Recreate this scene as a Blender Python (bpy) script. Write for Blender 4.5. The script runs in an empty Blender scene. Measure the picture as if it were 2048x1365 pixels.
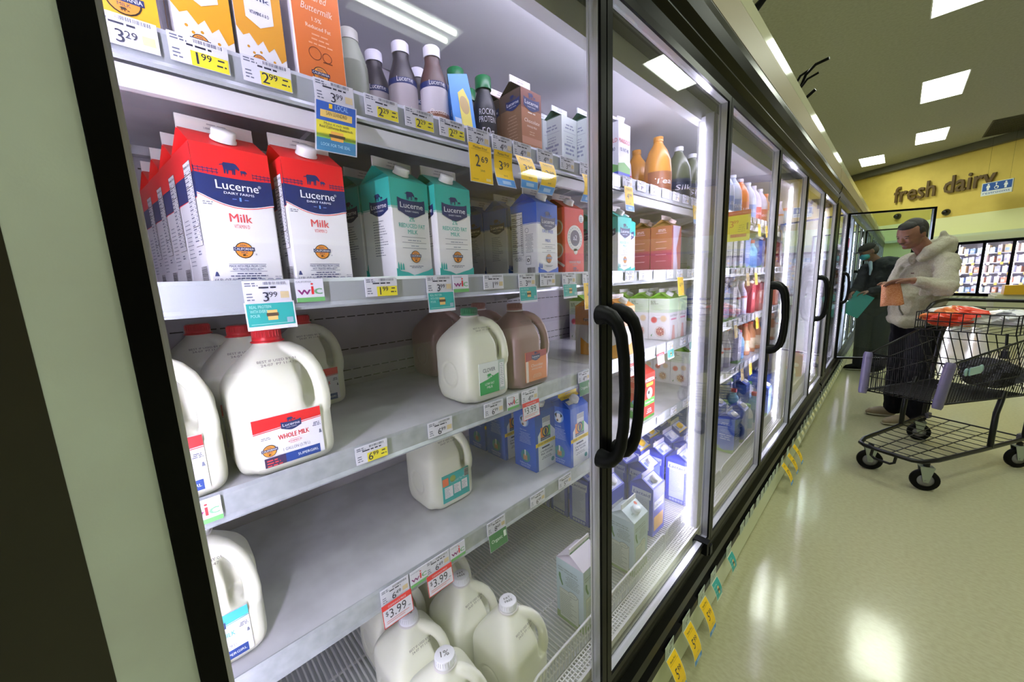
import bpy, math, random
from mathutils import Vector, Matrix
random.seed(7)
SC = bpy.context.scene
COL = SC.collection
# ------------------------------------------------------------------ camera
cd = bpy.data.cameras.new('camera'); cam = bpy.data.objects.new('camera', cd); COL.objects.link(cam)
cd.sensor_fit = 'HORIZONTAL'; cd.sensor_width = 36.0; cd.lens = 741.44 / 2048 * 36.0; cd.clip_start = .02; cd.clip_end = 100
_a = Vector((776.0, 154.5, -741.44)).normalized(); _b = -Vector((191.0, -4517.5, -741.44)).normalized()
_x = _a.cross(_b).normalized(); _b = _x.cross(_a).normalized()
R3 = Matrix((_x, _a, _b))            # rows: world X, Y, Z seen from the camera
cam.matrix_world = Matrix.Translation((0, 0, 1.43)) @ R3.to_4x4()
SC.camera = cam
# ------------------------------------------------------------------ world, exposure
SC.view_settings.view_transform = 'Standard'; SC.view_settings.look = 'None'
SC.view_settings.exposure = 0.0; SC.view_settings.gamma = 1.0; SC.view_settings.use_curve_mapping = False
w = bpy.data.worlds.new('world'); SC.world = w; w.use_nodes = True
w.node_tree.nodes['Background'].inputs[0].default_value = (.5, .52, .42, 1); w.node_tree.nodes['Background'].inputs[1].default_value = .10
SC.cycles.transparent_max_bounces = 32; SC.cycles.max_bounces = 8; SC.cycles.caustics_reflective = False; SC.cycles.sample_clamp_indirect = 6.0
TROFFER = 17.0      # emission of the ceiling troffers
TUBE = 66.0         # emission of the tubes inside the cases
GRID = [(.29, -1.0), (.29, 3.0), (.29, 7.0), (.29, 11.05), (.29, 15.1), (2.0, -1.8), (2.0, 2.2), (2.0, 6.25),
        (3.8, 2.2), (-.93, 16.95), (-2.2, 4.0), (-2.2, 10.0), (7.6, 9.0), (7.6, 14.0), (5.6, 15.0)]  # last entry is a troffer added out of view to brighten the far wall
# ------------------------------------------------------------------ helpers
def lin(c): return tuple((x / 12.92 if x <= .04045 else ((x + .055) / 1.055) ** 2.4) for x in c)
def H(h): return tuple(int(h[i:i + 2], 16) / 255 for i in (0, 2, 4))
MC = {}
def M(name, rgb=None, rough=.5, metal=0.0, emit=None, es=0.0, bump=0.0, bscale=60, spot=None, spotscale=30, spotamt=.3, coat=0.0, sss=0.0, alpha=None):
    if name in MC: return MC[name]
    m = bpy.data.materials.new(name); m.use_nodes = True; nt = m.node_tree; b = nt.nodes['Principled BSDF']
    if isinstance(rgb, str): rgb = H(rgb)
    b.inputs['Base Color'].default_value = (*lin(rgb), 1); b.inputs['Roughness'].default_value = rough; b.inputs['Metallic'].default_value = metal
    b.inputs['Coat Weight'].default_value = coat
    if name.startswith('black_') : b.inputs['Specular IOR Level'].default_value = .12
    if sss: b.inputs['Subsurface Weight'].default_value = sss; b.inputs['Subsurface Radius'].default_value = (.02, .02, .015)
    if emit:
        b.inputs['Emission Color'].default_value = (*lin(H(emit) if isinstance(emit, str) else emit), 1); b.inputs['Emission Strength'].default_value = es
    if bump or spot:
        tc = nt.nodes.new('ShaderNodeTexCoord'); nz = nt.nodes.new('ShaderNodeTexNoise'); nz.inputs['Scale'].default_value = bscale; nz.inputs['Detail'].default_value = 4
        nt.links.new(tc.outputs['Object'], nz.inputs['Vector'])
        if bump:
            bp = nt.nodes.new('ShaderNodeBump'); bp.inputs['Strength'].default_value = bump; bp.inputs['Distance'].default_value = .01
            nt.links.new(nz.outputs[0], bp.inputs['Height']); nt.links.new(bp.outputs[0], b.inputs['Normal'])
        if spot:
            n2 = nt.nodes.new('ShaderNodeTexNoise'); n2.inputs['Scale'].default_value = spotscale; n2.inputs['Detail'].default_value = 6
            nt.links.new(tc.outputs['Object'], n2.inputs['Vector'])
            cr = nt.nodes.new('ShaderNodeValToRGB'); cr.color_ramp.elements[0].position = .5 - spotamt; cr.color_ramp.elements[1].position = .5 + spotamt
            cr.color_ramp.elements[0].color = (*lin(H(spot) if isinstance(spot, str) else spot), 1); cr.color_ramp.elements[1].color = (*lin(rgb), 1)
            nt.links.new(n2.outputs[0], cr.inputs[0]); nt.links.new(cr.outputs[0], b.inputs['Base Color'])
    MC[name] = m; return m
def INK(h, rough=.42):           # a printed or plastic colour
    return M('print_' + h + ('' if rough == .42 else '_%d' % (rough * 100)), h, rough)
class MB:
    def __init__(s): s.v = []; s.f = []; s.fm = []; s.sm = []; s.mats = []
    def mi(s, m):
        if m not in s.mats: s.mats.append(m)
        return s.mats.index(m)
    def add(s, vs, fs, m, smooth=False):
        o = len(s.v); k = s.mi(m); s.v.extend([tuple(p) for p in vs])
        for f in fs: s.f.append(tuple(i + o for i in f)); s.fm.append(k); s.sm.append(smooth)
        return s
    def box(s, a, b, m):
        x0, x1 = sorted((a[0], b[0])); y0, y1 = sorted((a[1], b[1])); z0, z1 = sorted((a[2], b[2]))
        v = [(x0, y0, z0), (x1, y0, z0), (x1, y1, z0), (x0, y1, z0), (x0, y0, z1), (x1, y0, z1), (x1, y1, z1), (x0, y1, z1)]
        return s.add(v, [(3, 2, 1, 0), (4, 5, 6, 7), (0, 1, 5, 4), (1, 2, 6, 5), (2, 3, 7, 6), (3, 0, 4, 7)], m)
    def extr(s, prof, y0, y1, m, smooth=False):      # profile (x,z) run along y
        n = len(prof); v = [(p[0], y0, p[1]) for p in prof] + [(p[0], y1, p[1]) for p in prof]
        fs = [(i, (i + 1) % n, (i + 1) % n + n, i + n) for i in range(n)]
        s.add(v, fs, m, smooth); s.add(v[:n], [tuple(range(n))[::-1]], m); return s.add(v[n:], [tuple(range(n))], m)
    def tube(s, pts, r, m, n=8, closed=False, smooth=True, flat=1.0):
        P = [Vector(p) for p in pts]; k = len(P); rs = r if isinstance(r, (list, tuple)) else [r] * k; vs = []
        a = None
        for i, p in enumerate(P):
            if closed: t = (P[(i + 1) % k] - P[i - 1]).normalized()
            else: t = (P[min(i + 1, k - 1)] - P[max(i - 1, 0)]).normalized()
            if a is None: up = Vector((0, 0, 1)) if abs(t.z) < .9 else Vector((1, 0, 0)); a = t.cross(up).normalized()
            else: a = (a - t * a.dot(t)).normalized()
            b = a.cross(t)
            for j in range(n):
                q = 2 * math.pi * (j + .5) / n; vs.append(p + a * rs[i] * math.cos(q) + b * rs[i] * flat * math.sin(q))
        fs = []
        for i in range(k if closed else k - 1):
            for j in range(n):
                fs.append((i * n + j, i * n + (j + 1) % n, ((i + 1) % k) * n + (j + 1) % n, ((i + 1) % k) * n + j))
        s.add(vs, fs, m, smooth)
        if not closed: s.add(vs[:n], [tuple(range(n))[::-1]], m); s.add(vs[-n:], [tuple(range(n))], m)
        return s
    def lathe(s, prof, m, n=20, c=(0, 0, 0), smooth=True, cap=True, axis='z'):
        vs = []
        for (r, z) in prof:
            for j in range(n):
                q = 2 * math.pi * j / n; x, y = r * math.cos(q), r * math.sin(q)
                vs.append((c[0] + x, c[1] + y, c[2] + z) if axis == 'z' else ((c[0] + z, c[1] + x, c[2] + y) if axis == 'x' else (c[0] + y, c[1] + z, c[2] + x)))
        fs = [(i * n + j, i * n + (j + 1) % n, (i + 1) * n + (j + 1) % n, (i + 1) * n + j) for i in range(len(prof) - 1) for j in range(n)]
        s.add(vs, fs, m, smooth)
        if cap: s.add(vs[:n], [tuple(range(n))[::-1]], m); s.add(vs[-n:], [tuple(range(n))], m)
        return s
    def ball(s, c, r, m, n=12, rot=None):
        rr = r if isinstance(r, (tuple, list)) else (r, r, r); vs = []; k = n // 2 + 1
        for i in range(k + 1):
            a = math.pi * i / k
            for j in range(n):
                q = 2 * math.pi * j / n; p = Vector((rr[0] * math.sin(a) * math.cos(q), rr[1] * math.sin(a) * math.sin(q), rr[2] * math.cos(a)))
                if rot: p = rot @ p
                vs.append(Vector(c) + p)
        fs = [(i * n + j, (i + 1) * n + j, (i + 1) * n + (j + 1) % n, i * n + (j + 1) % n) for i in range(k) for j in range(n)]
        return s.add(vs, fs, m, True)
    def mesh(s, name):
        me = bpy.data.meshes.new(name); me.from_pydata(s.v, [], s.f)
        for m in s.mats: me.materials.append(m)
        me.polygons.foreach_set('material_index', s.fm); me.polygons.foreach_set('use_smooth', s.sm); me.update(); return me
    def build(s, name, parent=None, loc=None):
        o = bpy.data.objects.new(name, s.mesh(name)); COL.objects.link(o)
        if parent: o.parent = parent
        if loc: o.location = loc
        return o
def tag(o, label, cat, group=None, kind=None):
    if label: o['label'] = label
    if cat: o['category'] = cat
    if group: o['group'] = group
    if kind: o['kind'] = kind
    return o
def empty(name, loc=(0, 0, 0), rz=0.0, label=None, cat=None, group=None):
    o = bpy.data.objects.new(name, None); o.empty_display_size = .05; COL.objects.link(o); o.location = loc; o.rotation_euler = (0, 0, rz)
    return tag(o, label, cat, group)
def kids(o): return [c for c in ALLKIDS.get(o.name, [])]
ALLKIDS = {}
def dup(root, loc, rz=0.0, label=None, group=None, tilt=None):
    def cp(o, par):
        c = o.copy(); COL.objects.link(c); c.parent = par
        for ch in o.children: cp(ch, c)
        return c
    r = cp(root, None); r.location = loc; r.rotation_euler = tilt if tilt else (0, 0, rz)
    if label: r['label'] = label
    if group: r['group'] = group
    return r
class Stock:      # first call places the prototype itself, later calls copy it
    def __init__(s, maker, *a): s.maker = maker; s.a = a; s.used = False; s.r = None
    def put(s, loc, label, group=None, rz=0.0, tilt=None):
        if s.r is None: s.r = s.maker(*s.a)
        if not s.used:
            s.used = True; r = s.r; r.location = loc; r.rotation_euler = tilt if tilt else (0, 0, rz); r['label'] = label
            if group: r['group'] = group
            return r
        g = group
        r = dup(s.r, loc, rz, label, g, tilt)
        if not g and 'group' in r: del r['group']
        return r
# ---- text geometry from Blender's own font
TG = {}
def text_geo(t, bold=0.0):
    k = (t, bold)
    if k in TG: return TG[k]
    c = bpy.data.curves.new('t', 'FONT'); c.body = t; c.size = 1.0; c.resolution_u = 2; c.offset = bold; c.fill_mode = 'FRONT'
    o = bpy.data.objects.new('t', c); COL.objects.link(o)
    dg = bpy.context.evaluated_depsgraph_get(); me = bpy.data.meshes.new_from_object(o.evaluated_get(dg))
    vs = [tuple(v.co) for v in me.vertices]; fs = [tuple(p.vertices) for p in me.polygons]
    bpy.data.objects.remove(o); bpy.data.curves.remove(c); bpy.data.meshes.remove(me)
    x0 = min([v[0] for v in vs] or [0]); x1 = max([v[0] for v in vs] or [1])
    TG[k] = (vs, fs, x0, x1); return TG[k]
CAPH = .70
class F:          # a flat printed face: origin, u to the right, v up, on a mesh builder
    def __init__(s, mb, o, u, v, step=.00022, lift=.0003):
        s.mb = mb; s.o = Vector(o); s.u = Vector(u).normalized(); s.v = Vector(v).normalized(); s.n = s.u.cross(s.v); s.step = step; s.lift = lift
    def p(s, a, b, l): return s.o + s.u * a + s.v * b + s.n * (s.lift + s.step * l)
    def poly(s, pts, m, l=0):
        return s.mb.add([s.p(a, b, l) for a, b in pts], [tuple(range(len(pts)))], m)
    def rect(s, a0, b0, a1, b1, m, l=0): return s.poly([(a0, b0), (a1, b0), (a1, b1), (a0, b1)], m, l)
    def disc(s, a, b, r, m, l=0, n=20, sy=1.0): return s.poly([(a + r * math.cos(2 * math.pi * i / n), b + r * sy * math.sin(2 * math.pi * i / n)) for i in range(n)], m, l)
    def ring(s, a, b, r, w, m, l=0, n=20):
        v = []; 
        for i in range(n):
            q = 2 * math.pi * i / n; v += [s.p(a + r * math.cos(q), b + r * math.sin(q), l), s.p(a + (r - w) * math.cos(q), b + (r - w) * math.sin(q), l)]
        return s.mb.add(v, [(2 * i, (2 * i + 2) % (2 * n), (2 * i + 3) % (2 * n), 2 * i + 1) for i in range(n)], m)
    def strip(s, top, bot, m, l=0):   # two polylines with the same number of points
        n = len(top); v = [s.p(*q, l) for q in bot] + [s.p(*q, l) for q in top]
        return s.mb.add(v, [(i, i + 1, n + i + 1, n + i) for i in range(n - 1)], m)
    def text(s, t, a, b, h, m, l=2, al='c', w=None, bold=0.0, rot=0.0, shear=0.0):
        vs, fs, x0, x1 = text_geo(t); k = h / CAPH; W = (x1 - x0) * k; sx = k
        if w: sx = w / max(x1 - x0, 1e-4); W = w
        off = {'c': -W / 2, 'l': 0, 'r': -W}[al]; cs, sn = math.cos(rot), math.sin(rot); out = []
        for x, y, _ in vs:
            X = (x - x0) * sx + off + shear * y * k; Y = y * k; out.append(s.p(a + X * cs - Y * sn, b + X * sn + Y * cs, l))
        s.mb.add(out, fs, m)
        if bold: dv = s.u * (min(bold, .03) * 1.6 * h * cs) + s.n * 2e-5; s.mb.add([q + dv for q in out], fs, m)
        return s.mb
    def lines(s, a0, a1, b, n, gap, th, m, l=2, seed=1, al='c'):      # text too small to read in the photo
        rnd = random.Random(seed)
        for i in range(n):
            W = (a1 - a0) * rnd.uniform(.55, 1.0); y = b - i * gap; c = (a0 + a1) / 2; st = {'c': c - W / 2, 'l': a0}[al]
            x = st
            while x < st + W:
                d = rnd.uniform(2.2, 6) * th; s.rect(x, y, min(x + d, st + W), y + th, m, l); x += d + th * .9
def LW(a, b, t): return a + (b - a) * t
# ------------------------------------------------------------------ materials
white = M('white_enamel', (.86, .86, .88), .35, bump=.02, bscale=30)
shelfwhite = M('shelf_white_enamel', (.84, .84, .87), .32, spot=(.76, .76, .79), spotscale=9, spotamt=.12)
backwhite = M('back_panel_white', (.74, .72, .76), .4, spot=(.66, .64, .68), spotscale=5, spotamt=.15)
black = M('black_trim', (.022, .024, .027), .30); satin = M('black_satin', (.07, .075, .08), .4)
rubber = M('black_rubber', (.05, .055, .06), .45, bump=.05, bscale=400)
alum = M('brushed_aluminium', (.80, .80, .83), .28, metal=.6)
galv = M('galvanised_rail', (.74, .76, .79), .3, metal=.3, spot=(.66, .68, .71), spotscale=45, spotamt=.2)
clearplastic = None
def glassmat(name, tint=(1, 1, 1), base=.035, power=3.5, refl=1.0):
    m = bpy.data.materials.new(name); m.use_nodes = True; nt = m.node_tree; nt.nodes.remove(nt.nodes['Principled BSDF'])
    out = nt.nodes['Material Output']; t = nt.nodes.new('ShaderNodeBsdfTransparent'); t.inputs[0].default_value = (*tint, 1)
    g = nt.nodes.new('ShaderNodeBsdfGlossy'); g.inputs['Roughness'].default_value = .02; g.inputs['Color'].default_value = (refl, refl, refl, 1)
    lw = nt.nodes.new('ShaderNodeLayerWeight'); lw.inputs['Blend'].default_value = .5
    pw = nt.nodes.new('ShaderNodeMath'); pw.operation = 'POWER'; pw.inputs[1].default_value = power
    ma = nt.nodes.new('ShaderNodeMath'); ma.operation = 'MULTIPLY_ADD'; ma.inputs[1].default_value = .8; ma.inputs[2].default_value = base; ma.use_clamp = True
    mx = nt.nodes.new('ShaderNodeMixShader')
    nt.links.new(lw.outputs['Facing'], pw.inputs[0]); nt.links.new(pw.outputs[0], ma.inputs[0]); nt.links.new(ma.outputs[0], mx.inputs[0])
    nt.links.new(t.outputs[0], mx.inputs[1]); nt.links.new(g.outputs[0], mx.inputs[2]); nt.links.new(mx.outputs[0], out.inputs[0]); return m
glass = glassmat('door_glass', (.985, .995, .99)); glass_teal = glassmat('fogged_door_glass', (.84, .92, .92), .02, 4.5)
film = glassmat('clear_plastic', (.93, .96, .95), .10, 2.5)
canom = M('added_canopy_tube', (.95, .94, 1), .4, emit=(.93, .91, 1.0), es=TUBE * .30)  # weaker emission for the tube added behind the canopy lip
tubem = M('lamp_tube', (.95, .94, 1), .4, emit=(.93, .91, 1.0), es=TUBE)
trofm = M('troffer_panel', (.95, 1, .95), .4, emit=(.97, 1.0, .93), es=TROFFER)
cream = M('cream_enamel', (.85, .87, .74), .3); beige = M('beige_enamel', (.66, .61, .49), .45); capw = M('white_gloss_cap', (.88, .88, .76), .12)
# ------------------------------------------------------------------ room shell
def struct(o): o['kind'] = 'structure'; return o
FLOORM = bpy.data.materials.new('waxed_vinyl_floor'); FLOORM.use_nodes = True
nt = FLOORM.node_tree; b = nt.nodes['Principled BSDF']; tc = nt.nodes.new('ShaderNodeTexCoord')
n1 = nt.nodes.new('ShaderNodeTexNoise'); n1.inputs['Scale'].default_value = 90; n1.inputs['Detail'].default_value = 3
n2 = nt.nodes.new('ShaderNodeTexNoise'); n2.inputs['Scale'].default_value = 1.3; n2.inputs['Detail'].default_value = 5
mp = nt.nodes.new('ShaderNodeMapping'); mp.inputs['Scale'].default_value = (.55, 1, 1); nt.links.new(tc.outputs['Object'], mp.inputs['Vector']); nt.links.new(mp.outputs[0], n1.inputs['Vector']); nt.links.new(tc.outputs['Object'], n2.inputs['Vector'])
cr = nt.nodes.new('ShaderNodeValToRGB'); cr.color_ramp.elements[0].position = .35; cr.color_ramp.elements[1].position = .62
cr.color_ramp.elements[0].color = (*lin((.655, .645, .515)), 1); cr.color_ramp.elements[1].color = (*lin((.69, .68, .55)), 1)
nt.links.new(n1.outputs[0], cr.inputs[0]); nt.links.new(cr.outputs[0], b.inputs['Base Color'])
mr = nt.nodes.new('ShaderNodeMapRange'); mr.inputs[1].default_value = .3; mr.inputs[2].default_value = .7; mr.inputs[3].default_value = .09; mr.inputs[4].default_value = .17
nt.links.new(n2.outputs[0], mr.inputs[0]); nt.links.new(mr.outputs[0], b.inputs['Roughness'])
bp = nt.nodes.new('ShaderNodeBump'); bp.inputs['Strength'].default_value = .03; bp.inputs['Distance'].default_value = .02
n3 = nt.nodes.new('ShaderNodeTexNoise'); n3.inputs['Scale'].default_value = 7; nt.links.new(tc.outputs['Object'], n3.inputs['Vector'])
nt.links.new(n3.outputs[0], bp.inputs['Height']); nt.links.new(bp.outputs[0], b.inputs['Normal'])
ceilm = M('painted_ceiling', (.66, .66, .60), .8, spot=(.61, .61, .55), spotscale=25, spotamt=.2)
yellow = M('mustard_wall_paint', (.92, .82, .42), .7, spot=(.87, .76, .37), spotscale=3, spotamt=.3)
creamw = M('cream_wall_paint', (.97, .97, .74), .6)
CZ = 4.8; X0, X1, Y0, Y1 = -4.0, 9.0, -4.0, 23.0
struct(MB().box((X0, Y0, -.08), (X1, Y1, 0), FLOORM).build('floor'))
# ceiling with openings for the troffers
cm = MB(); LW_, LL_ = .30, .70
xs = sorted(set([X0, X1] + [g[0] - LW_ for g in GRID] + [g[0] + LW_ for g in GRID])); ys = sorted(set([Y0, Y1] + [g[1] for g in GRID] + [g[1] + 2 * LL_ for g in GRID]))
for i in range(len(xs) - 1):
    for j in range(len(ys) - 1):
        mx_, my_ = (xs[i] + xs[i + 1]) / 2, (ys[j] + ys[j + 1]) / 2
        if any(abs(mx_ - g[0]) < LW_ and g[1] < my_ < g[1] + 2 * LL_ for g in GRID): continue
        cm.box((xs[i], ys[j], CZ), (xs[i + 1], ys[j + 1], CZ + .12), ceilm)
struct(cm.build('ceiling'))
for i, (gx, gy) in enumerate(GRID):
    vis = gx < .5 and gy > 6 or gx < -.5
    nm = {7.0: 'nearest one in view, cut by the top edge', 11.05: 'second one in the row', 15.1: 'third one in the row', 16.95: 'smallest one over the cooler'}.get(gy if gx < 1 else 0, 'one out of view overhead')
    t = empty('ceiling_light', (gx, gy + LL_, CZ), 0, 'recessed white ceiling light, ' + nm, 'ceiling light', 'recessed ceiling lights')
    if not vis: t['label'] = 'recessed white ceiling light in the unseen part of the store ceiling'
    m = MB(); e = .03
    for a, b2 in (((-LW_, -LL_), (-LW_ + .015, LL_)), ((LW_ - .015, -LL_), (LW_, LL_)), ((-LW_, -LL_), (LW_, -LL_ + .015)), ((-LW_, LL_ - .015), (LW_, LL_))):
        m.box((a[0], a[1], -.004), (b2[0], b2[1], .09), white)
    m.build('light_frame', t)
    m = MB()
    if gx == 3.8:
        for dx in (-.11, .11): m.tube([(dx, -LL_ + .03, .05), (dx, LL_ - .03, .05)], .03, trofm, 12)
        m.build('lamp_tubes', t); MB().box((-LW_ + .015, -LL_ + .015, .085), (LW_ - .015, LL_ - .015, .09), white).build('reflector', t); continue
    m.extr([(-LW_ + .015, .07), (-.10, .035), (-.06, .01), (.06, .01), (.10, .035), (LW_ - .015, .07), (LW_ - .015, .09), (-LW_ + .015, .09)], -LL_ + .015, LL_ - .015, trofm); m.build('diffuser', t)
# walls; the far wall runs at a slant across the end of the aisle
S0 = Vector((-1.34, 19.8, 0)); SD = Vector((.809, -.588, 0)); SN = Vector((-.588, -.809, 0))
def wallpt(s_, z, off=0.0): p = S0 + SD * s_ + SN * off; return (p.x, p.y, z)
def wbox(m, s0, s1, z0, z1, o0, o1, mt):
    v = [wallpt(s0, z0, o0), wallpt(s1, z0, o0), wallpt(s1, z0, o1), wallpt(s0, z0, o1), wallpt(s0, z1, o0), wallpt(s1, z1, o0), wallpt(s1, z1, o1), wallpt(s0, z1, o1)]
    return m.add(v, [(3, 2, 1, 0), (4, 5, 6, 7), (0, 1, 5, 4), (1, 2, 6, 5), (2, 3, 7, 6), (3, 0, 4, 7)], mt)
m = MB(); wbox(m, -4, 13.5, 2.80, CZ, 0, -.15, yellow); wbox(m, -4, 13.5, 0, 2.80, 0, -.15, creamw); struct(m.build('wall_far'))
m = MB(); wbox(m, -3, 12.6, 4.60, CZ, 0, .22, M('grey_soffit', (.36, .35, .30), .7)); struct(m.build('trim_1'))
m = MB(); wbox(m, -3, 12.6, 2.16, 2.24, 0, .10, M('white_ledge', (.85, .88, .78), .5)); struct(m.build('trim_2'))
struct(MB().box((X0 - .15, Y0, 0), (X0, Y1, CZ), creamw).build('wall_left'))
m = MB().box((X1, Y0, 0), (X1 + .15, Y1, 2.6), creamw); m.box((X1, Y0, 2.6), (X1 + .15, Y1, CZ), yellow); struct(m.build('wall_right'))
m = MB().box((X0, Y0 - .15, 0), (X1, Y0, 2.6), creamw); m.box((X0, Y0 - .15, 2.6), (X1, Y0, CZ), yellow); struct(m.build('wall_back'))
m = MB(); vm = M('grey_grille', (.30, .29, .25), .6)
m.box((-.40, -.9, -.012), (.40, .9, 0), vm)
for i in range(14): m.box((-.37, -.85 + i * .125, -.022), (.37, -.81 + i * .125, -.012), M('dark_grille_slat', (.17, .17, .14), .6))
v_ = m.build('air_grille', None, (1.68, 16.3, CZ)); tag(v_, 'dark slatted air grille in the ceiling above the yellow wall', 'vent')
m = MB().lathe([(.001, -.05), (.05, -.05), (.07, -.02), (.07, 0)], white, 16); s_ = m.build('smoke_detector', None, (1.0, 8.9, CZ)); tag(s_, 'small white smoke detector on the olive ceiling', 'smoke detector')
# wall lettering, thick letters standing off the wall
brown = M('brown_letter', (.40, .31, .17), .5)
def thick_text(t, h, W, depth, mt, name):
    vs, fs, x0, x1 = text_geo(t, .012); k = h / CAPH; sx = W / (x1 - x0); n = len(vs); m = MB()
    f3 = [((x - x0) * sx, y * k, depth) for x, y, _ in vs]; bk = [(a, b_, 0) for a, b_, _ in f3]
    from collections import Counter
    ec = Counter(); 
    for f in fs:
        for i in range(len(f)): ec[(f[i], f[(i + 1) % len(f)])] += 1
    side = [(a, b_, b_ + n, a + n) for (a, b_) in ec if (b_, a) not in ec]
    m.add(f3 + bk, list(fs) + [s2[::-1] for s2 in side], mt); return m
let = []
words = [('f', 0), ('r', 1), ('e', 2), ('s', 3), ('h', 4), ('d', 6), ('a', 7), ('i', 8), ('r', 9), ('y', 10)]
full = 'fresh dairy'; hh = .50; tot = text_geo(full, .012); scale = 2.50 / (tot[3] - tot[2])
sign = empty('wall_lettering', wallpt(1.27, 3.53, .03), math.atan2(SD.y, SD.x), 'brown raised letters reading fresh dairy on the mustard wall', 'sign')
for ch, i in words:
    pre = text_geo(full[:i + 1], .012); W = (text_geo(ch, .012)[3] - text_geo(ch, .012)[2]) * scale
    mm = thick_text(ch, hh, W, .05, brown, 'letter'); mm.v = [(x, -z, y) for x, y, z in mm.v]
    o = mm.build('letter', sign, ((pre[3] - tot[2]) * scale - W, 0, 0))
# restroom sign hung in front of the wall
sg = empty('restroom_sign', wallpt(3.80, 3.20, .55), math.atan2(SD.y, SD.x), 'blue and white hanging restroom sign overlapping the last letters', 'sign')
m = MB(); m.box((0, 0, 0), (.60, .03, .34), M('sign_white', (.90, .93, .93), .5))
f = F(m, (0, 0, 0), (1, 0, 0), (0, 0, 1)); bl = INK('2E5AA8'); wh = INK('F4F8F8')
f.rect(.015, .12, .585, .325, bl, 1); f.text('restrooms', .3, .035, .065, bl, 2, w=.52)
for cx_ in (.13, .47): f.disc(cx_, .285, .02, wh, 3); f.poly([(cx_ - .04, .20), (cx_ + .04, .20), (cx_ + .03, .26), (cx_ - .03, .26)], wh, 3); f.rect(cx_ - .022, .135, cx_ + .022, .20, wh, 3)
f.ring(.295, .185, .045, .012, wh, 3); f.disc(.285, .29, .018, wh, 3); f.rect(.278, .2, .292, .275, wh, 3); f.rect(.285, .205, .325, .22, wh, 3); f.rect(.315, .16, .33, .21, wh, 3)
m.build('sign_panel', sg)
m = MB(); m.tube([(.08, .015, .34), (.08, .015, 1.55)], .0018, black, 6); m.tube([(.52, .015, .34), (.52, .015, 1.55)], .0018, black, 6); m.build('hanging_wire', sg)
for i, (s1, z1) in enumerate(((1.42, 3.055), (2.74, 2.955))):
    m = MB(); m.lathe([(.10, 0), (.10, .03), (.085, .05)], M('dome_ring', (.25, .24, .2), .4), 16); m.ball((0, 0, .05), .085, M('dome_glass', (.05, .05, .05), .1), 14)
    o = m.build('camera_dome', None, wallpt(s1, z1, .002)); o.rotation_euler = (math.pi / 2, 0, math.atan2(SD.y, SD.x)); tag(o, 'small dark dome camera on the yellow wall, ' + ('left one behind the open glass door' if i == 0 else 'right one above the cream band'), 'camera')
# ------------------------------------------------------------------ refrigerated cases
G = -.435
def shell(y0, y1, label, first=False):
    t = empty('display_case', (0, 0, 0), 0, label, 'refrigerator', 'long run of glass door coolers')
    m = MB().extr([(-.475, .0), (-.455, .0), (-.437, .02), (-.435, .165), (-.475, .165)], y0, y1, cream); m.build('kick_panel', t)
    m = MB().extr([(-.50, .165), (-.435, .165), (-.425, .178), (-.425, .208), (-.441, .222), (-.430, .248), (-.430, .288), (-.446, .308), (-.440, .345), (-.445, .368), (-.50, .368)], y0, y1, black); m.build('bumper_rail', t)
    m = MB().extr([(-.52, 2.003), (-.440, 2.003), (-.436, 2.03), (-.425, 2.05), (-.437, 2.072), (-.424, 2.095), (-.418, 2.13), (-.425, 2.165), (-.436, 2.187), (-.52, 2.187)], y0, y1, black); m.build('door_hood', t)
    m = MB().extr([(-.52, 2.188), (-.435, 2.188), (-.435, 2.293), (-.52, 2.293)], y0, y1, beige); m.build('fascia', t)
    m = MB().extr([(-.52, 2.294), (-.435, 2.294), (-.437, 2.352), (-.45, 2.36), (-.52, 2.36)], y0, y1, capw); m.build('top_cap', t)
    m = MB().box((-1.25, y0, 2.20), (-.53, y1, 2.34), white); m.build('case_top', t)
    m = MB().extr([(-1.16, 2.09), (-.60, 2.09), (-.56, 1.955), (-.525, 1.95), (-.52, 2.19), (-1.16, 2.19)], y0 + .002, y1 - .002, white); m.build('inner_canopy', t)
    m = MB().tube([(-.612, y0 + .03, 2.068), (-.612, y1 - .03, 2.068)], .011, canom, 8); m.build('added_canopy_lamp', t)  # hidden tube added to brighten the top shelf and the product fronts
    m = MB().box((-1.25, y0, .0), (-1.165, y1, 2.19), backwhite)
    # slotted air panels
    dk = M('dark_slot', (.10, .08, .10), .6); n = 0
    for z in ((1.70, 1.50, 1.39, 1.34, 1.24, 1.175, 1.145, 1.05, .96, .86, .84, .70, .60) if first else (1.50, 1.24, 1.05)):
        y = y0 + .1
        while y < y1 - .05:
            L = .024; m.box((-1.1652, y, z), (-1.1640, y + L, z + .0028), dk); y += .031
    m.build('back_panel', t)
    m = MB().box((-1.16, y0, .0), (-.50, y1, .30), M('case_base', (.80, .80, .82), .4)); m.box((-.50, y0, .17), (-.476, y1, .385), alum); m.box((-.52, y0, .30), (-.478, y1, .392), alum); m.build('case_base', t)
    for yy in (y0, y1 - .02): MB().box((-1.165, yy, .30), (-.5, yy + .02, 2.09), white).build('side_panel', t)
    return t
def lamp(t, y, side):
    m = MB().tube([(-.513, y + .022 * side, .42), (-.513, y + .022 * side, 1.92)], .0075, tubem, 10); m.build('lamp_tube', t)
def mullion(t, y):
    m = MB().box((-.505, y - .030, .385), (-.478, y + .030, 1.96), alum); m.box((-.53, y - .012, .385), (-.505, y + .012, 1.96), white); m.build('mullion', t)
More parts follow.
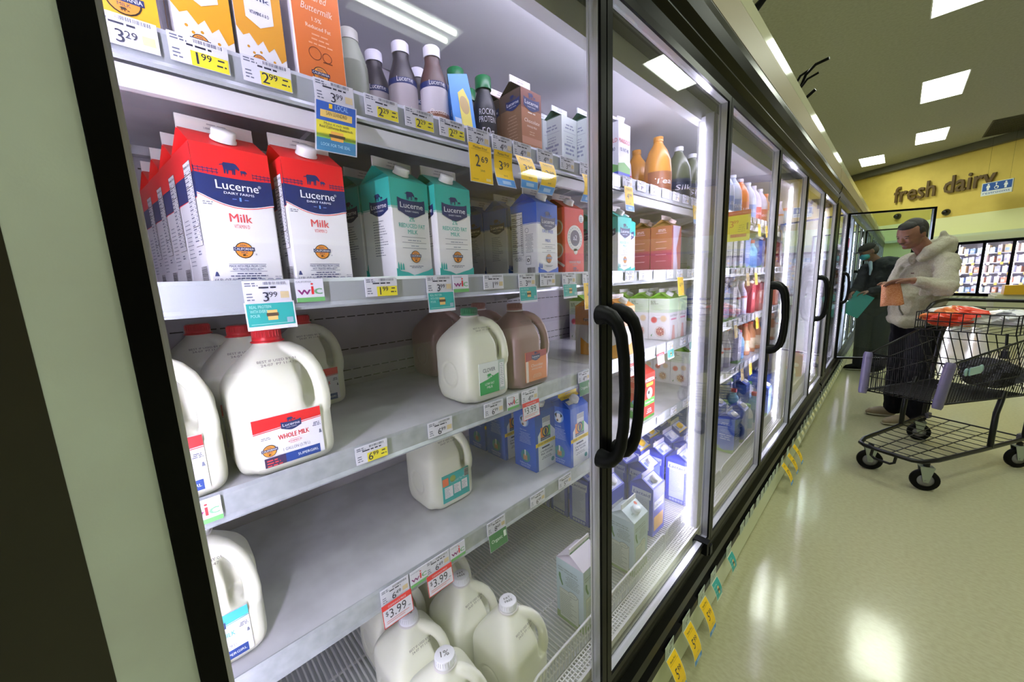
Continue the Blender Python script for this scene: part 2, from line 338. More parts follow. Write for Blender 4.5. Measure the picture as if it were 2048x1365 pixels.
def door(t, y0, y1, hand, simple=False, gl=None, open_deg=0.0, hinge=None):
    """frame part with glass pane and handle below it; local origin at the hinge line"""
    w = y1 - y0 - .004; hs = 1 if hinge == 'near' else 0
    hy = y0 + .002
    m = MB()
    def bars(x0, x1, e, mt, s=.02):
        m.box((x0, e, .372), (x1, e + s, 1.998), mt); m.box((x0, w - e - s, .372), (x1, w - e, 1.998), mt)
        m.box((x0, e + s, .372), (x1, w - e - s, .372 + s), mt); m.box((x0, e + s, 1.998 - s), (x1, w - e - s, 1.998), mt)
    bars(0, -.006, 0, black, .0195); bars(-.006, -.026, .001, alum, .0200)
    for e in (.020, ):
        m.box((-.026, e, .392), (-.030, e + .004, 1.978), alum); m.box((-.026, w - e - .004, .392), (-.030, w - e, 1.978), alum)
    d = m.build('door', t, (G, hy, 0))
    g = MB().box((-.0145, .0222, .3942), (-.0195, w - .0222, 1.9758), gl or glass).build('glass_pane', d)
    if hand:
        yy = w - .030 if hand == 'far' else .030
        z0, z1 = 1.005, 1.372
        pts = [(0, z1 - .022), (.014, z1 - .022), (.030, z1 - .026), (.044, z1 - .040), (.053, z1 - .065), (.059, z1 - .11), (.062, (z0 + z1) / 2), (.059, z0 + .11), (.053, z0 + .065), (.044, z0 + .040), (.030, z0 + .026), (.014, z0 + .022), (0, z0 + .022)]
        rr = [.021, .020, .0165, .0135, .0125, .0118, .0115, .0118, .0125, .0135, .0165, .020, .021]
        m = MB().tube([(x, yy, z) for x, z in pts], rr, rubber, 14); m.build('handle', d)
    if open_deg: d.rotation_euler = (0, 0, -math.radians(open_deg))
    return d
bc = shell(-.14, 4.56, 'nearest section of the glass door cooler run, six doors of milk', True)
E1 = [-.019, .708, 1.475, 2.24, 3.01, 3.775, 4.54]
for i in range(6): door(bc, E1[i], E1[i + 1], 'far' if i % 2 == 0 else 'near')
for y in (1.475, 3.01): mullion(bc, y); lamp(bc, y, -1.35); lamp(bc, y, 1.35)
mullion(bc, 4.53); lamp(bc, 4.52, -1.3)
lamp(bc, -.05, 0)
m = MB().box((-.4865, -.075, .17), (-.4385, -.0175, 2.0), M('grey_green_post', (.78, .82, .79), .35, bump=.02, bscale=500, spot=(.75, .78, .755), spotscale=8, spotamt=.12)); m.build('corner_post', bc)
MB().box((-.499, -.135, .30), (-.4875, -.002, 2.0), black).build('added_leak_shield', bc)  # unseen plate added to stop lamp light leaking around the post
m = MB().box((-.50, 1.40, .345), (-.422, 1.435, .395), rubber); m.box((-.46, 1.425, .335), (-.418, 1.45, .372), rubber); m.build('hinge_cover', bc)
# next cases down the aisle
c2 = shell(4.60, 10.9, 'second section of the cooler run with two doors standing open')
E2 = [4.82 + .765 * i for i in range(8)]; mullion(c2, 4.81); lamp(c2, 4.83, 1.2)
for i in range(7):
    if i == 1: door(c2, E2[1] + .02, E2[2], 'far', gl=glass_teal, open_deg=62)
    elif i == 5: door(c2, E2[5], E2[6], 'far', gl=glass_teal, open_deg=68)
    else: door(c2, E2[i], E2[i + 1], 'far' if i % 2 == 0 else 'near')
for i in (2, 4, 6): mullion(c2, E2[i]); lamp(c2, E2[i], -1.35)
MB().box((-.53, 4.62, .37), (-.437, 4.80, 2.0), black).build('end_post', c2); MB().box((-.53, E2[7], .37), (-.437, 10.88, 2.0), black).build('end_post', c2)
c3 = shell(10.94, 18.3, 'farthest section of the cooler run, ending at the mustard wall')
for i in range(9): door(c3, 11.0 + .8 * i, 11.8 + .8 * i, None)
for i in (1, 3, 5, 7): lamp(c3, 11.0 + .8 * i, -1.3)
# dark cabinet end left of the first door
m = MB().box((-1.25, -1.3, 0), (-.452, -.15, 2.36), M('dark_bronze_panel', (.17, .16, .13), .35, spot=(.12, .11, .09), spotscale=3, spotamt=.2)); m.box((-.452, -1.3, 0), (-.438, -.067, 2.36), M('dark_bronze_panel', None))
o = m.build('dark_cabinet'); tag(o, 'dark bronze cabinet side at the left edge of the picture', 'cabinet')
# cables standing up behind the fascia
m = MB(); bk = black
m.tube([(-.50, 2.92, 2.34), (-.50, 2.90, 2.46), (-.475, 2.90, 2.53), (-.43, 2.88, 2.56), (-.37, 2.87, 2.565)], .008, bk, 8); m.tube([(-.50, 2.90, 2.45), (-.53, 2.93, 2.50), (-.50, 2.90, 2.535), (-.46, 2.9, 2.55)], .007, bk, 8)
m.tube([(-.50, 2.88, 2.45), (-.46, 2.86, 2.49), (-.41, 2.86, 2.505)], .006, bk, 8); m.tube([(-.51, 2.95, 2.35), (-.46, 2.88, 2.40), (-.42, 2.87, 2.425)], .009, bk, 8)
tag(m.build('cable_bundle'), 'black cables sticking up from the top of the cooler fascia', 'cable')
m = MB(); m.tube([(-.58, 1.93, 2.35), (-.48, 1.86, 2.44), (-.40, 1.80, 2.46)], [.012, .016, .006], black, 8); m.tube([(-.60, 1.86, 2.42), (-.44, 1.80, 2.475)], [.008, .012], white, 8)
tag(m.build('cable_clip'), 'white and black cable clip poking above the cooler near the top edge', 'cable')
# ------------------------------------------------------------------ shelves
SH = {1: 1.752, 2: 1.437, 3: 1.128, 4: .815}; RX = -.675
orders = {1: 'top', 2: 'second', 3: 'third', 4: 'fourth'}
def shelf(y0, y1, n, where, X=-.68, simple=False):
    z = SH[n]; t = empty('cooler_shelf', (0, y0, z), 0, 'white %s shelf with a price rail %s' % (orders[n], where), 'shelf', 'white shelves inside the cooler')
    L = y1 - y0; m = MB().box((-1.16, 0.001, -.012), (X + .0, L - .001, 0), shelfwhite)
    m.box((X - .03, 0.001, -.035), (X - .022, L - .001, -.012), shelfwhite); m.box((-1.15, .001, -.03), (-1.13, L - .001, -.012), shelfwhite)
    if not simple:
        for yy in (.03, L - .04): m.add([(-1.16, yy, -.012), (-.75, yy, -.012), (-1.16, yy, -.09), (-1.16, yy + .004, -.012), (-.75, yy + .004, -.012), (-1.16, yy + .004, -.09)], [(0, 1, 2), (5, 4, 3), (0, 3, 4, 1), (1, 4, 5, 2), (2, 5, 3, 0)], white)
        for yy in (L * .33, L * .66): m.box((-1.15, yy, -.022), (X - .03, yy + .02, -.012), white)
    m.build('shelf_board', t)
    m = MB().extr([(X, .009), (X + .003, .010), (X + .005, .004), (X + .005, -.030), (X + .009, -.036), (X + .006, -.040), (X - .004, -.036), (X - .004, .0), (X, 0)], 0.001, L - .001, galv if n in (3, 4) else M('clear_grey_rail', (.74, .76, .79), .22, metal=.3)); m.build('price_rail', t)
    if n == 1: m = MB().extr([(X - .01, -.040), (X - .004, -.040), (X - .018, -.062), (X - .03, -.062)], .001, L - .001, white); m.build('shelf_lip', t)
    return t
SEG = [(-.118, 1.065), (1.067, 2.285), (2.287, 3.505), (3.507, 4.53)]
wh_ = ['behind the first two doors', 'behind the second and third doors', 'behind the fourth and fifth doors', 'behind the sixth door']
for n in (1, 2, 3, 4):
    for i, (a, b_) in enumerate(SEG): shelf(a, b_, n, wh_[i])
    shelf(4.63, 7.7, n, 'behind the open glass doors', simple=True); shelf(7.72, 10.87, n, 'past the open glass doors', simple=True)
    shelf(10.97, 18.25, n, 'in the farthest cooler section', simple=True)
# bottom deck: wire rack and front fences
DZ = .42
m = MB(); wm = M('white_wire', (.88, .88, .9), .35)
rk = empty('wire_rack', (0, 0, 0), 0, 'white wire rack floor at the bottom of the cooler', 'rack')
m.box((-1.16, -.118, .30), (-.53, 4.53, .398), M('deck_pan', (.74, .76, .80), .4))
y = -.11
while y < 3.1: m.box((-1.15, y, DZ - .006), (-.535, y + .0035, DZ - .001), wm); y += .0125
for x in (-1.12, -.95, -.80, -.68, -.56): m.box((x, -.115, DZ - .010), (x + .005, 4.52, DZ - .005), wm)
m.build('rack_grid', rk)
m = MB()         # open plastic lattice along the front lip
def lattice(m, y0, y1):
    x = -.520
    for k in range(5): m.box((x + k * .0095, y0, .408), (x + k * .0095 + .0028, y1, .412), wm)
    y = y0
    while y < y1: m.box((-.520, y, .4085), (-.479, y + .003, .4125), wm); y += .0105
lattice(m, -.1, 4.5); m.box((-.479, -.1, .395), (-.474, 4.5, .413), wm); m.build('front_lattice', rk)
fy = [(-.1, .50), (.52, .80), (.82, 1.245), (1.255, 1.86), (1.88, 2.48), (2.5, 3.1), (3.12, 3.72), (3.74, 4.4)]
for i, (a, b_) in enumerate(fy):
    m = MB(); x = -.522; zt = .485
    m.tube([(x, a, DZ - .01), (x, a, zt - .02), (x, a + .008, zt - .006), (x, a + .022, zt), (x, b_ - .022, zt), (x, b_ - .008, zt - .006), (x, b_, zt - .02), (x, b_, DZ - .01)], .0034, wm, 8)
    y = a + .012
    while y < b_ - .008: m.box((x - .0012, y, DZ - .008), (x + .0012, y + .0022, zt - .002), wm); y += .0125
    m.box((x - .001, a, DZ + .018), (x + .001, b_, DZ + .021), wm)
    o = m.build('wire_fence'); tag(o, 'low white wire fence along the bottom shelf edge, %s' % ['hidden at the far left', 'behind the first door', 'in front of the pale carton', 'just past the pale carton', 'behind the third door', 'behind the third and fourth doors', 'behind the fourth and fifth doors', 'behind the sixth door'][i], 'wire fence', 'wire fences on the bottom deck')
# ------------------------------------------------------------------ cartons and jugs
NAVY = INK('1F2C63'); WH = INK('F0EFF4'); RED = INK('E8242B'); TEAL = INK('38B6AC'); BLUE = INK('1C5CC8'); GREYT = INK('6A7088'); ORNG = INK('E9963A'); BLK = INK('20222A')
def cow(f, a, b, s, m, l=3):
    P = [(-.5, .30), (-.42, .42), (.18, .45), (.30, .40), (.44, .22), (.50, .06), (.42, .0), (.30, .10), (.22, .06), (.20, -.32), (.12, -.32), (.10, -.02), (-.18, -.06), (-.22, -.32), (-.29, -.32), (-.30, -.02), (-.34, -.04), (-.38, -.32), (-.45, -.32), (-.46, .05)]
    f.poly([(a + x * s, b + y * s) for x, y in P], m, l); f.poly([(a - .5 * s, b + .30 * s), (a - .66 * s, b + .26 * s), (a - .70 * s, b + .12 * s), (a - .67 * s, b + .20 * s), (a - .5 * s, b + .24 * s)], m, l)
    f.rect(a + .02 * s, b - .32 * s, a + .08 * s, b, m, l)
    c, d, k = a + .72 * s, b - .14 * s, s * .40
    f.poly([(c + x * k, d + y * k) for x, y in P[:6] + [(.42, 0), (.22, .06), (.2, -.40), (.12, -.40), (.08, 0), (-.3, 0), (-.34, -.40), (-.42, -.40), (-.46, .05)]], m, l)
def badge(f, a, b, r, l=2):
    f.disc(a, b, r, INK('33261C'), l); f.disc(a, b, r * .90, ORNG, l + 1); f.rect(a - r * 1.15, b - r * .1, a + r * 1.15, b + r * .38, NAVY, l + 2)
    f.text('CALIFORNIA', a, b - r * .0, r * .30, WH, l + 3, w=r * 2.1, bold=.01); f.text('REAL', a, b + r * .48, r * .24, NAVY, l + 2); f.text('MILK', a, b - r * .42, r * .24, NAVY, l + 2); cow(f, a - r * .05, b - r * .65, r * .35, INK('33261C'), l + 3)
def shield(f, a, b, w, m=None, l=3, txt=True):
    m = m or NAVY; h = w * .40; top = [(a - w / 2 + w * t, b + h * .5 - .10 * h * math.sin(math.pi * t) + (.06 * h if 0 < t < 1 else .12 * h)) for t in [i / 8 for i in range(9)]]
    bot = [(a - w / 2 + w * t, b - h * .30 - h * .42 * math.sin(math.pi * t) ** 1.3) for t in [i / 8 for i in range(9)]]
    f.strip(top, bot, m, l); f.text('Lucerne', a, b - h * .08, h * .40, WH, l + 1, w=w * .84, bold=.015); f.text('DAIRY FARMS', a, b - h * .36, h * .12, WH, l + 1, w=w * .5)
    cow(f, a - w * .02, b + h * .76, w * .30, m, l)
def nutrition(f, a0, b0, a1, b1, l=2):
    f.rect(a0, b0, a1, b1, BLK, l); e = .0006; f.rect(a0 + e, b0 + e, a1 - e, b1 - e, WH, l + 1); h = b1 - b0; w = a1 - a0
    f.text('Nutrition Facts', (a0 + a1) / 2, b1 - h * .07, h * .035, BLK, l + 2, w=w * .9, bold=.02)
    for i in range(18):
        y = b1 - h * (.11 + i * .047); f.rect(a0 + .002, y, a1 - .002, y + (.0012 if i in (1, 4, 14) else .0003), BLK, l + 2)
        f.rect(a0 + .002, y - h * .03, a0 + w * (.35 + .3 * ((i * 7) % 5) / 5), y - h * .014, GREYT, l + 2); f.rect(a1 - w * .18, y - h * .03, a1 - .002, y - h * .014, GREYT, l + 2)
def barcode(f, a0, b0, a1, b1, m=None, l=2, seed=3, hor=False):
    rnd = random.Random(seed); m = m or BLK; f.rect(a0, b0, a1, b1, WH, l); x = 0
    L = (b1 - b0) if hor else (a1 - a0)
    while x < L * .96:
        d = L * rnd.choice((.012, .022, .035))
        if hor: f.rect(a0 + .0005, b0 + x, a1 - .0005, b0 + x + d, m, l + 1)
        else: f.rect(a0 + x, b0 + .0005, a0 + x + d, b1 - .0005, m, l + 1)
        x += d + L * rnd.choice((.014, .025))
class Carton:
    """gable top carton; art callbacks get flat frames for the front (+x), side (-y), front roof"""
    def __init__(s, w=.096, h1=.199, h2=.229, h3=.247, body='F0EFF4', roof='E8242B', fin='E9E4E2', front=None, side=None, rooff=None, cap='F2F1F4', rootname='milk_carton', cat='milk carton', fintxt=None, sideroof=None, backroof=None):
        s.__dict__.update(locals())
    def __call__(s):
        w = s.w; r = w / 2; c = .0022; h1, h2, h3 = s.h1, s.h2, s.h3; B = INK(s.body); R = INK(s.roof); FN = INK(s.fin)
        root = empty(s.rootname, (0, 0, 0), 0, 'carton', s.cat); m = MB()
        ring = [(r, -r + c), (r, r - c), (r - c, r), (-r + c, r), (-r, r - c), (-r, -r + c), (-r + c, -r), (r - c, -r)]
        m.add([(x, y, 0) for x, y in ring] + [(x, y, h1) for x, y in ring], [(i, (i + 1) % 8, (i + 1) % 8 + 8, i + 8) for i in range(8)] + [tuple(range(8))[::-1]], B)
        ap = r - w * .34; v = [(r, -r, h1), (r, r, h1), (-r, r, h1), (-r, -r, h1), (0.0015, -r * .99, h2), (0.0015, r * .99, h2), (-.0015, r * .99, h2), (-.0015, -r * .99, h2), (0, -ap, h2 - .006), (0, ap, h2 - .006)]
        SRf = INK(s.sideroof) if s.sideroof else R
        m.add(v, [(0, 1, 5, 4), (2, 3, 7, 6)], R); m.add(v, [(3, 0, 8), (1, 2, 9), (0, 4, 8), (3, 8, 7), (1, 9, 5), (2, 6, 9), (4, 7, 8), (5, 9, 6)], SRf)
        m.add([(r, -r, h1), (r, r, h1), (-r, r, h1), (-r, -r, h1)], [(0, 1, 2, 3)], R)
        t = .0018; m.box((-t, -r * .99, h2 - .001), (t, r * .99, h3), FN)
        fr = F(m, (r, -r, 0), (0, 1, 0), (0, 0, 1)); sd = F(m, (-r, -r, 0), (1, 0, 0), (0, 0, 1))
        sl = Vector((-r + .0015, 0, h2 - h1)); rf = F(m, (r, -r, h1), (0, 1, 0), sl); s.sl = sl.length
        if s.front: s.front(fr, w, h1)
        if s.side: s.side(sd, w, h1)
        if s.rooff: s.rooff(rf, w, sl.length)
        ff = F(m, (t, -r * .99, h2), (0, 1, 0), (0, 0, 1)); g = INK('B4AEB2')
        if s.fintxt: ff.rect(0, 0, w * .98, .006, INK(s.fintxt), 0); ff.text('REST ASSURED BY FAMILY FARMS', w * .5, .0015, .003, WH, 1, w=w * .7)
        else: ff.lines(w * .35, w * .65, .011, 2, .006, .0022, g, 0, 5); ff.text('BEST IF USED BY', w * .5, .004, .0032, g, 0, w=w * .34)
        m.build('carton_body', root)
        if s.cap:
            m = MB(); q = INK(s.cap, .3); m.lathe([(.0165, 0), (.0165, .003), (.0150, .0035), (.0152, .0125), (.0142, .0145), (.001, .0148)], q, 22)
            for i in range(22):
                a = 2 * math.pi * i / 22; m.box((0, 0, 0), (0, 0, 0), q) if False else None
            o = m.build('cap', root, (r * .52, 0, LW(h1, h2, .50) + .001)); o.rotation_euler = (0, math.atan2(h2 - h1, -r) * -1 + math.pi / 2 - math.pi / 2 if False else math.radians(90) - math.atan2(r, h2 - h1), 0)
            o.rotation_euler = (0, math.atan2(h2 - h1, r), 0)
        return root
def whole_front(f, w, h):
    n = 16; T = [i / n for i in range(n + 1)]; wave = lambda t: h * (.655 - .060 * math.sin(math.pi * min(1, max(0, (t - .02) / .96)) ** .9) + .010 * math.cos(3 * t) - .020 * t)
    top = [(w * t, h) for t in T]; fe = [(w * t, h * (.80 - .012 * math.sin(3 * t))) for t in T]; bt = [(w * t, wave(t)) for t in T]
    f.strip(top, fe, RED, 0); f.strip(fe, bt, NAVY, 0); f.strip(bt, [(a, b - .0012) for a, b in bt], WH, 1); f.strip([(a, b - .0012) for a, b in bt], [(a, b - .0022) for a, b in bt], RED, 1)
    cow(f, w * .47, h * .848, w * .22, NAVY); 
    for a, b in ((0, .30), (.74, 1.0)):
        for k in (0, .018): f.rect(w * a, h * (.812 + k), w * b, h * (.817 + k), NAVY, 2)
        x = a
        while x < b: f.rect(w * x, h * .80, w * (x + .008), h * .842, NAVY, 2); x += .055
    f.text('Lucerne', w * .52, h * .705, h * .060, WH, 2, w=w * .56, bold=.018); f.text('®', w * .82, h * .74, h * .02, WH, 2)
    f.text('DAIRY FARMS', w * .53, h * .672, h * .017, WH, 2, w=w * .40); f.rect(w * .52, h * .628, w * .545, h * .655, INK('6C9BD8'), 2); f.lines(w * .41, w * .5, h * .638, 1, 1, .0011, INK('6C7FB8'), 2); f.lines(w * .57, w * .66, h * .638, 1, 1, .0011, INK('6C7FB8'), 2)
    f.lines(w * .05, w * .24, h * .60, 2, .0028, .0012, GREYT, 2, 4, 'l')
    rd = INK('E0525A'); f.text('Milk', w * .50, h * .475, h * .062, rd, 2, w=w * .30, bold=.02); f.text('VITAMIN D', w * .50, h * .43, h * .028, rd, 2, w=w * .21)
    badge(f, w * .48, h * .27, w * .125); f.text('®', w * .64, h * .235, h * .012, GREYT, 2)
    nv = INK('3C4778'); f.rect(w * .25, h * .165, w * .76, h * .168, nv, 2); f.text('MADE WITH MILK FROM COWS', w * .5, h * .143, h * .017, nv, 2, w=w * .50, bold=.02); f.text('NOT TREATED WITH rBST**', w * .5, h * .120, h * .017, nv, 2, w=w * .42, bold=.02)
    f.rect(w * .25, h * .112, w * .76, h * .1145, nv, 2); f.lines(w * .25, w * .76, h * .092, 3, h * .018, .0014, nv, 2, 8)
    f.text('64 FL OZ (HALF', w * .22, h * .035, h * .026, nv, 2, w=w * .36); f.text('GALLON) 1.89 L', w * .22, h * .005, h * .022, nv, 2, w=w * .36); f.poly([(w * .05, h * .078), (w * .11, h * .078), (w * .09, h * .11), (w * .07, h * .11)], nv, 2)
    for i, q in enumerate(('160', '5g', '135', '12g')):
        x = w * (.50 + .12 * i); f.poly([(x, 0), (x + w * .108, 0), (x + w * .108, h * .045), (x + w * .09, h * .055), (x + w * .018, h * .055), (x, h * .045)], nv, 2)
        f.poly([(x + w * .006, 0), (x + w * .102, 0), (x + w * .102, h * .043), (x + w * .09, h * .050), (x + w * .018, h * .050), (x + w * .006, h * .043)], WH, 3); f.text(q, x + w * .054, h * .022, h * .019, nv, 4, w=w * .07, bold=.02)
    f.text('PER CUP', w * .92, h * .065, h * .010, nv, 2, w=w * .10)
def whole_side(f, w, h):
    f.rect(0, h * .80, w, h, RED, 0); f.rect(0, h * .63, w, h * .80, NAVY, 0); f.rect(0, h * .625, w, h * .63, RED, 1)
    nutrition(f, w * .56, h * .30, w * .93, h * .88); f.lines(w * .58, w * .8, h * .26, 2, .004, .002, GREYT); barcode(f, w * .62, h * .02, w * .93, h * .16, hor=True); f.lines(w * .08, w * .45, h * .5, 12, .006, .0012, GREYT)
wholecarton = Stock(Carton(front=whole_front, side=whole_side))
def hills(f, w, h, m, l=1):
    top = [(0, .13), (.12, .10), (.3, .085), (.45, .055), (.55, .065), (.7, .085), (.85, .10), (1, .13)]
    f.strip([(w * a, h * b) for a, b in top], [(w * a, 0) for a, _ in top], m, l)
    for a in (.06, .12, .18): f.poly([(w * (a - .025), h * .11), (w * (a + .025), h * .11), (w * (a + .018), h * .16), (w * a, h * .20 - a * .1 * h), (w * (a - .018), h * .16)], m, l)
def pct_front(col, t1, t2, t3):
    def fn(f, w, h):
        C = INK(col); f.rect(0, h * .735, w, h, C, 0); f.rect(0, h * .725, w, h * .730, C, 1); f.rect(0, h * .715, w, h * .719, C, 1)
        shield(f, w * .52, h * .74, w * .72); f.text(t1, w * .5, h * .60, h * .045, C, 2, bold=.015)
        if t2: f.text(t2, w * .5, h * .535, h * .042, C, 2, w=w * .70, bold=.015)
        f.text(t3, w * .5, h * .475, h * .042, C, 2, w=w * .26, bold=.015)
        for q in (.44, .385, .33): f.rect(w * .2, h * q, w * .85, h * (q + .004), GREYT, 2)
        f.lines(w * .24, w * .82, h * .405, 1, 1, .0018, INK('9AA3B8'), 2); f.lines(w * .36, w * .70, h * .35, 1, 1, .0018, INK('9AA3B8'), 2)
        badge(f, w * .53, h * .245, w * .13); f.lines(w * .3, w * .76, h * .145, 2, .0028, .0012, GREYT, 2, 5); hills(f, w, h, C); f.lines(w * .1, w * .35, h * .03, 2, .003, .0015, INK('C9E6E8'), 3)
    return fn
def pct_side(col):
    def fn(f, w, h):
        C = INK(col); f.rect(0, h * .735, w, h, C, 0); f.rect(0, h * .722, w, h * .728, C, 1); shield(f, w * .60, h * .735, w * .62)
        f.lines(w * .35, w * .82, h * .60, 14, h * .026, .0014, GREYT, 2, 9, 'l'); f.poly([(w * .02, h * .04), (w * .07, h * .04), (w * .045, h * .11)], C, 2)
    return fn
def nut_side(col):
    def fn(f, w, h):
        C = INK(col); f.rect(0, h * .735, w, h, C, 0); f.rect(0, h * .722, w, h * .728, C, 1)
        nutrition(f, w * .03, h * .30, w * .47, h * .90); f.ring(w * .62, h * .64, w * .07, .001, GREYT, 2); f.lines(w * .55, w * .86, h * .58, 13, h * .02, .0012, GREYT, 2, 6); f.lines(w * .08, w * .46, h * .27, 3, .004, .0016, GREYT, 2)
        f.rect(w * .56, h * .17, w * .74, h * .29, GREYT, 2); f.rect(w * .57, h * .175, w * .73, h * .285, WH, 3); f.ring(w * .65, h * .23, w * .05, .002, BLK, 4); barcode(f, w * .60, h * .03, w * .90, h * .13, seed=5)
    return fn
tealcarton = Stock(Carton(roof='38B6AC', front=pct_front('38B6AC', '2%', 'REDUCED FAT', 'MILK'), side=pct_side('38B6AC')))
bluecarton = Stock(Carton(roof='1C5CC8', front=pct_front('1C5CC8', 'FAT FREE', None, 'MILK'), side=nut_side('1C5CC8')))
bluetext = Stock(Carton(roof='1C5CC8', front=pct_front('1C5CC8', 'FAT FREE', None, 'MILK'), side=pct_side('1C5CC8')))
def a2_front(f, w, h):
    f.rect(0, 0, w, h, INK('E03A34'), 0); f.disc(w * .52, h * .56, w * .40, INK('E9E6E4'), 1, 28); f.disc(w * .55, h * .36, w * .10, INK('E9E6E4'), 1); f.disc(w * .52, h * .56, w * .25, INK('4A4360'), 2, 24); f.text('a2', w * .52, h * .53, h * .075, WH, 3, bold=.02)
    for i in range(22):
        q = 2 * math.pi * i / 22; f.rect(w * .52 + w * .325 * math.cos(q) - .001, h * .56 + w * .325 * math.sin(q) - .0016, w * .52 + w * .325 * math.cos(q) + .0012, h * .56 + w * .325 * math.sin(q) + .0016, GREYT, 2)
    f.disc(w * .86, h * .86, w * .13, WH, 2); f.lines(w * .76, w * .96, h * .87, 3, .005, .0016, GREYT, 3); f.text('WHOLE MILK', w * .5, h * .18, h * .035, WH, 2, w=w * .62, bold=.02); f.lines(w * .3, w * .7, h * .15, 1, 1, .0015, WH, 2); cow(f, w * .5, h * .08, w * .2, INK('8C3A58'))
def a2_side(f, w, h):
    f.rect(0, 0, w, h, INK('C44236'), 0)
    for b in (.72, .38): f.disc(w * .7, h * b, w * .24, INK('D8CFC8'), 1); f.disc(w * .7, h * b, w * .19, INK('B57A60'), 2)
    f.poly([(w * .5, h * .25), (w * .95, h * .12), (w, h * .15), (w * .55, h * .28)], INK('D8CFC8'), 3)
redcarton = Stock(Carton(roof='D63A34', front=a2_front, side=a2_side))
def choc_front(f, w, h):
    f.rect(0, 0, w, h, INK('A06A4A'), 0); f.rect(0, h * .72, w, h, INK('7A4436'), 1); shield(f, w * .5, h * .80, w * .78); f.lines(w * .2, w * .8, h * .66, 1, 1, .003, INK('E6D8CC'), 2)
    f.text('Chocolate', w * .5, h * .52, h * .055, INK('EFE4DA'), 2, w=w * .76, shear=.2); f.text('WHOLE MILK', w * .5, h * .45, h * .03, INK('EFE4DA'), 2, w=w * .5); f.lines(w * .3, w * .7, h * .38, 2, .006, .002, INK('C9A88E'), 2); f.rect(0, h * .2, w, h * .30, INK('B5836A'), 1)
def choc_side(f, w, h):
    f.rect(0, 0, w, h, INK('7E6048'), 0); f.rect(0, h * .75, w, h, INK('52413A'), 1); shield(f, w * .62, h * .80, w * .66); f.lines(w * .3, w * .85, h * .62, 9, .008, .0014, INK('B59C88'), 2)
choccarton = Stock(Carton(w=.078, h1=.165, h2=.192, h3=.208, roof='6E4436', sideroof='4E4238', front=choc_front, side=choc_side, body='8A6048', cap=None))
def org_side(f, w, h):
    B = INK('2A5CC4'); f.rect(0, 0, w, h, B, 0); f.disc(w * .5, h * .83, w * .21, INK('8FB4E6'), 1); f.disc(w * .5, h * .81, w * .13, WH, 2, sy=1.25); f.disc(w * .45, h * .77, w * .05, INK('C9A48C'), 3); f.poly([(w * .33, h * .86), (w * .42, h * .90), (w * .42, h * .80)], BLK, 3); f.poly([(w * .58, h * .90), (w * .67, h * .86), (w * .58, h * .82)], BLK, 3); f.disc(w * .45, h * .765, w * .03, BLK, 4)
    lt = INK('C4D6F4'); f.text('Our Cows', w * .45, h * .66, .005, lt, 2, w=w * .3); f.lines(w * .2, w * .85, h * .62, 8, h * .024, .0012, lt, 2, 7)
    f.disc(w * .52, h * .22, w * .22, INK('3A8C92'), 1); f.rect(w * .42, h * .15, w * .60, h * .24, INK('C08E6C'), 2); f.rect(w * .48, h * .22, w * .54, h * .33, WH, 2); f.text('Delicious Dairy', w * .5, h * .075, .0055, lt, 2, w=w * .5, bold=.02); f.lines(w * .15, w * .85, h * .05, 2, .004, .0012, lt, 2)
def org_front(f, w, h):
    B = INK('2A5CC4'); f.rect(0, 0, w, h, B, 0); f.poly([(w * .12, 0), (w, 0), (w, h * .6), (w * .75, h * .72), (w * .75, h * .88), (w * .35, h * .88), (w * .35, h * .72), (w * .12, h * .6)], INK('E6E8F2'), 1)
    for i in range(4): f.rect(w * .36, h * (.80 + .02 * i), w * .74, h * (.808 + .02 * i), GREYT, 2)
    f.rect(w * .25, h * .55, w * .75, h * .72, INK('F08A3C'), 2); f.poly([(w * .5, h * .55), (w * .75, h * .55), (w * .75, h * .72), (w * .62, h * .72)], INK('6CB46A'), 3); f.disc(w * .5, h * .64, w * .17, NAVY, 4, sy=1.1); f.disc(w * .5, h * .64, w * .12, INK('F2C83C'), 5, sy=1.1); f.disc(w * .5, h * .64, w * .07, NAVY, 6, sy=1.8)
    f.rect(w * .25, h * .50, w * .75, h * .55, NAVY, 2); f.text('ORGANICS', w * .5, h * .515, h * .02, WH, 3, w=w * .45); f.rect(0, h * .42, w, h * .48, INK('F2D23C'), 2); f.text('DHA OMEGA-3', w * .5, h * .44, h * .025, NAVY, 3, w=w * .8, bold=.02)
    f.rect(w * .3, h * .36, w * .7, h * .385, NAVY, 2); f.text('reduced', w * .55, h * .30, h * .035, NAVY, 2, w=w * .6, bold=.02); f.text('fat milk', w * .55, h * .25, h * .035, NAVY, 2, w=w * .6, bold=.02); f.lines(w * .2, w * .9, h * .20, 2, .005, .002, GREYT, 2); f.disc(w * .85, h * .1, w * .08, INK('5A9CA0'), 2)
def org_roof(f, w, L): f.poly([(0, L * .75), (w, L * .75), (w, L), (0, L)], INK('F2D23C'), 0); f.text('DHA OMEGA-3', w * .5, L * .82, .005, NAVY, 1, w=w * .6, bold=.02); f.rect(w * .1, L * .3, w * .4, L * .6, WH, 0)
orgcarton = Stock(Carton(body='2A5CC4', roof='2A5CC4', fin='F2D23C', side=org_side, front=org_front, rooff=org_roof, cap='E4E4EE'))
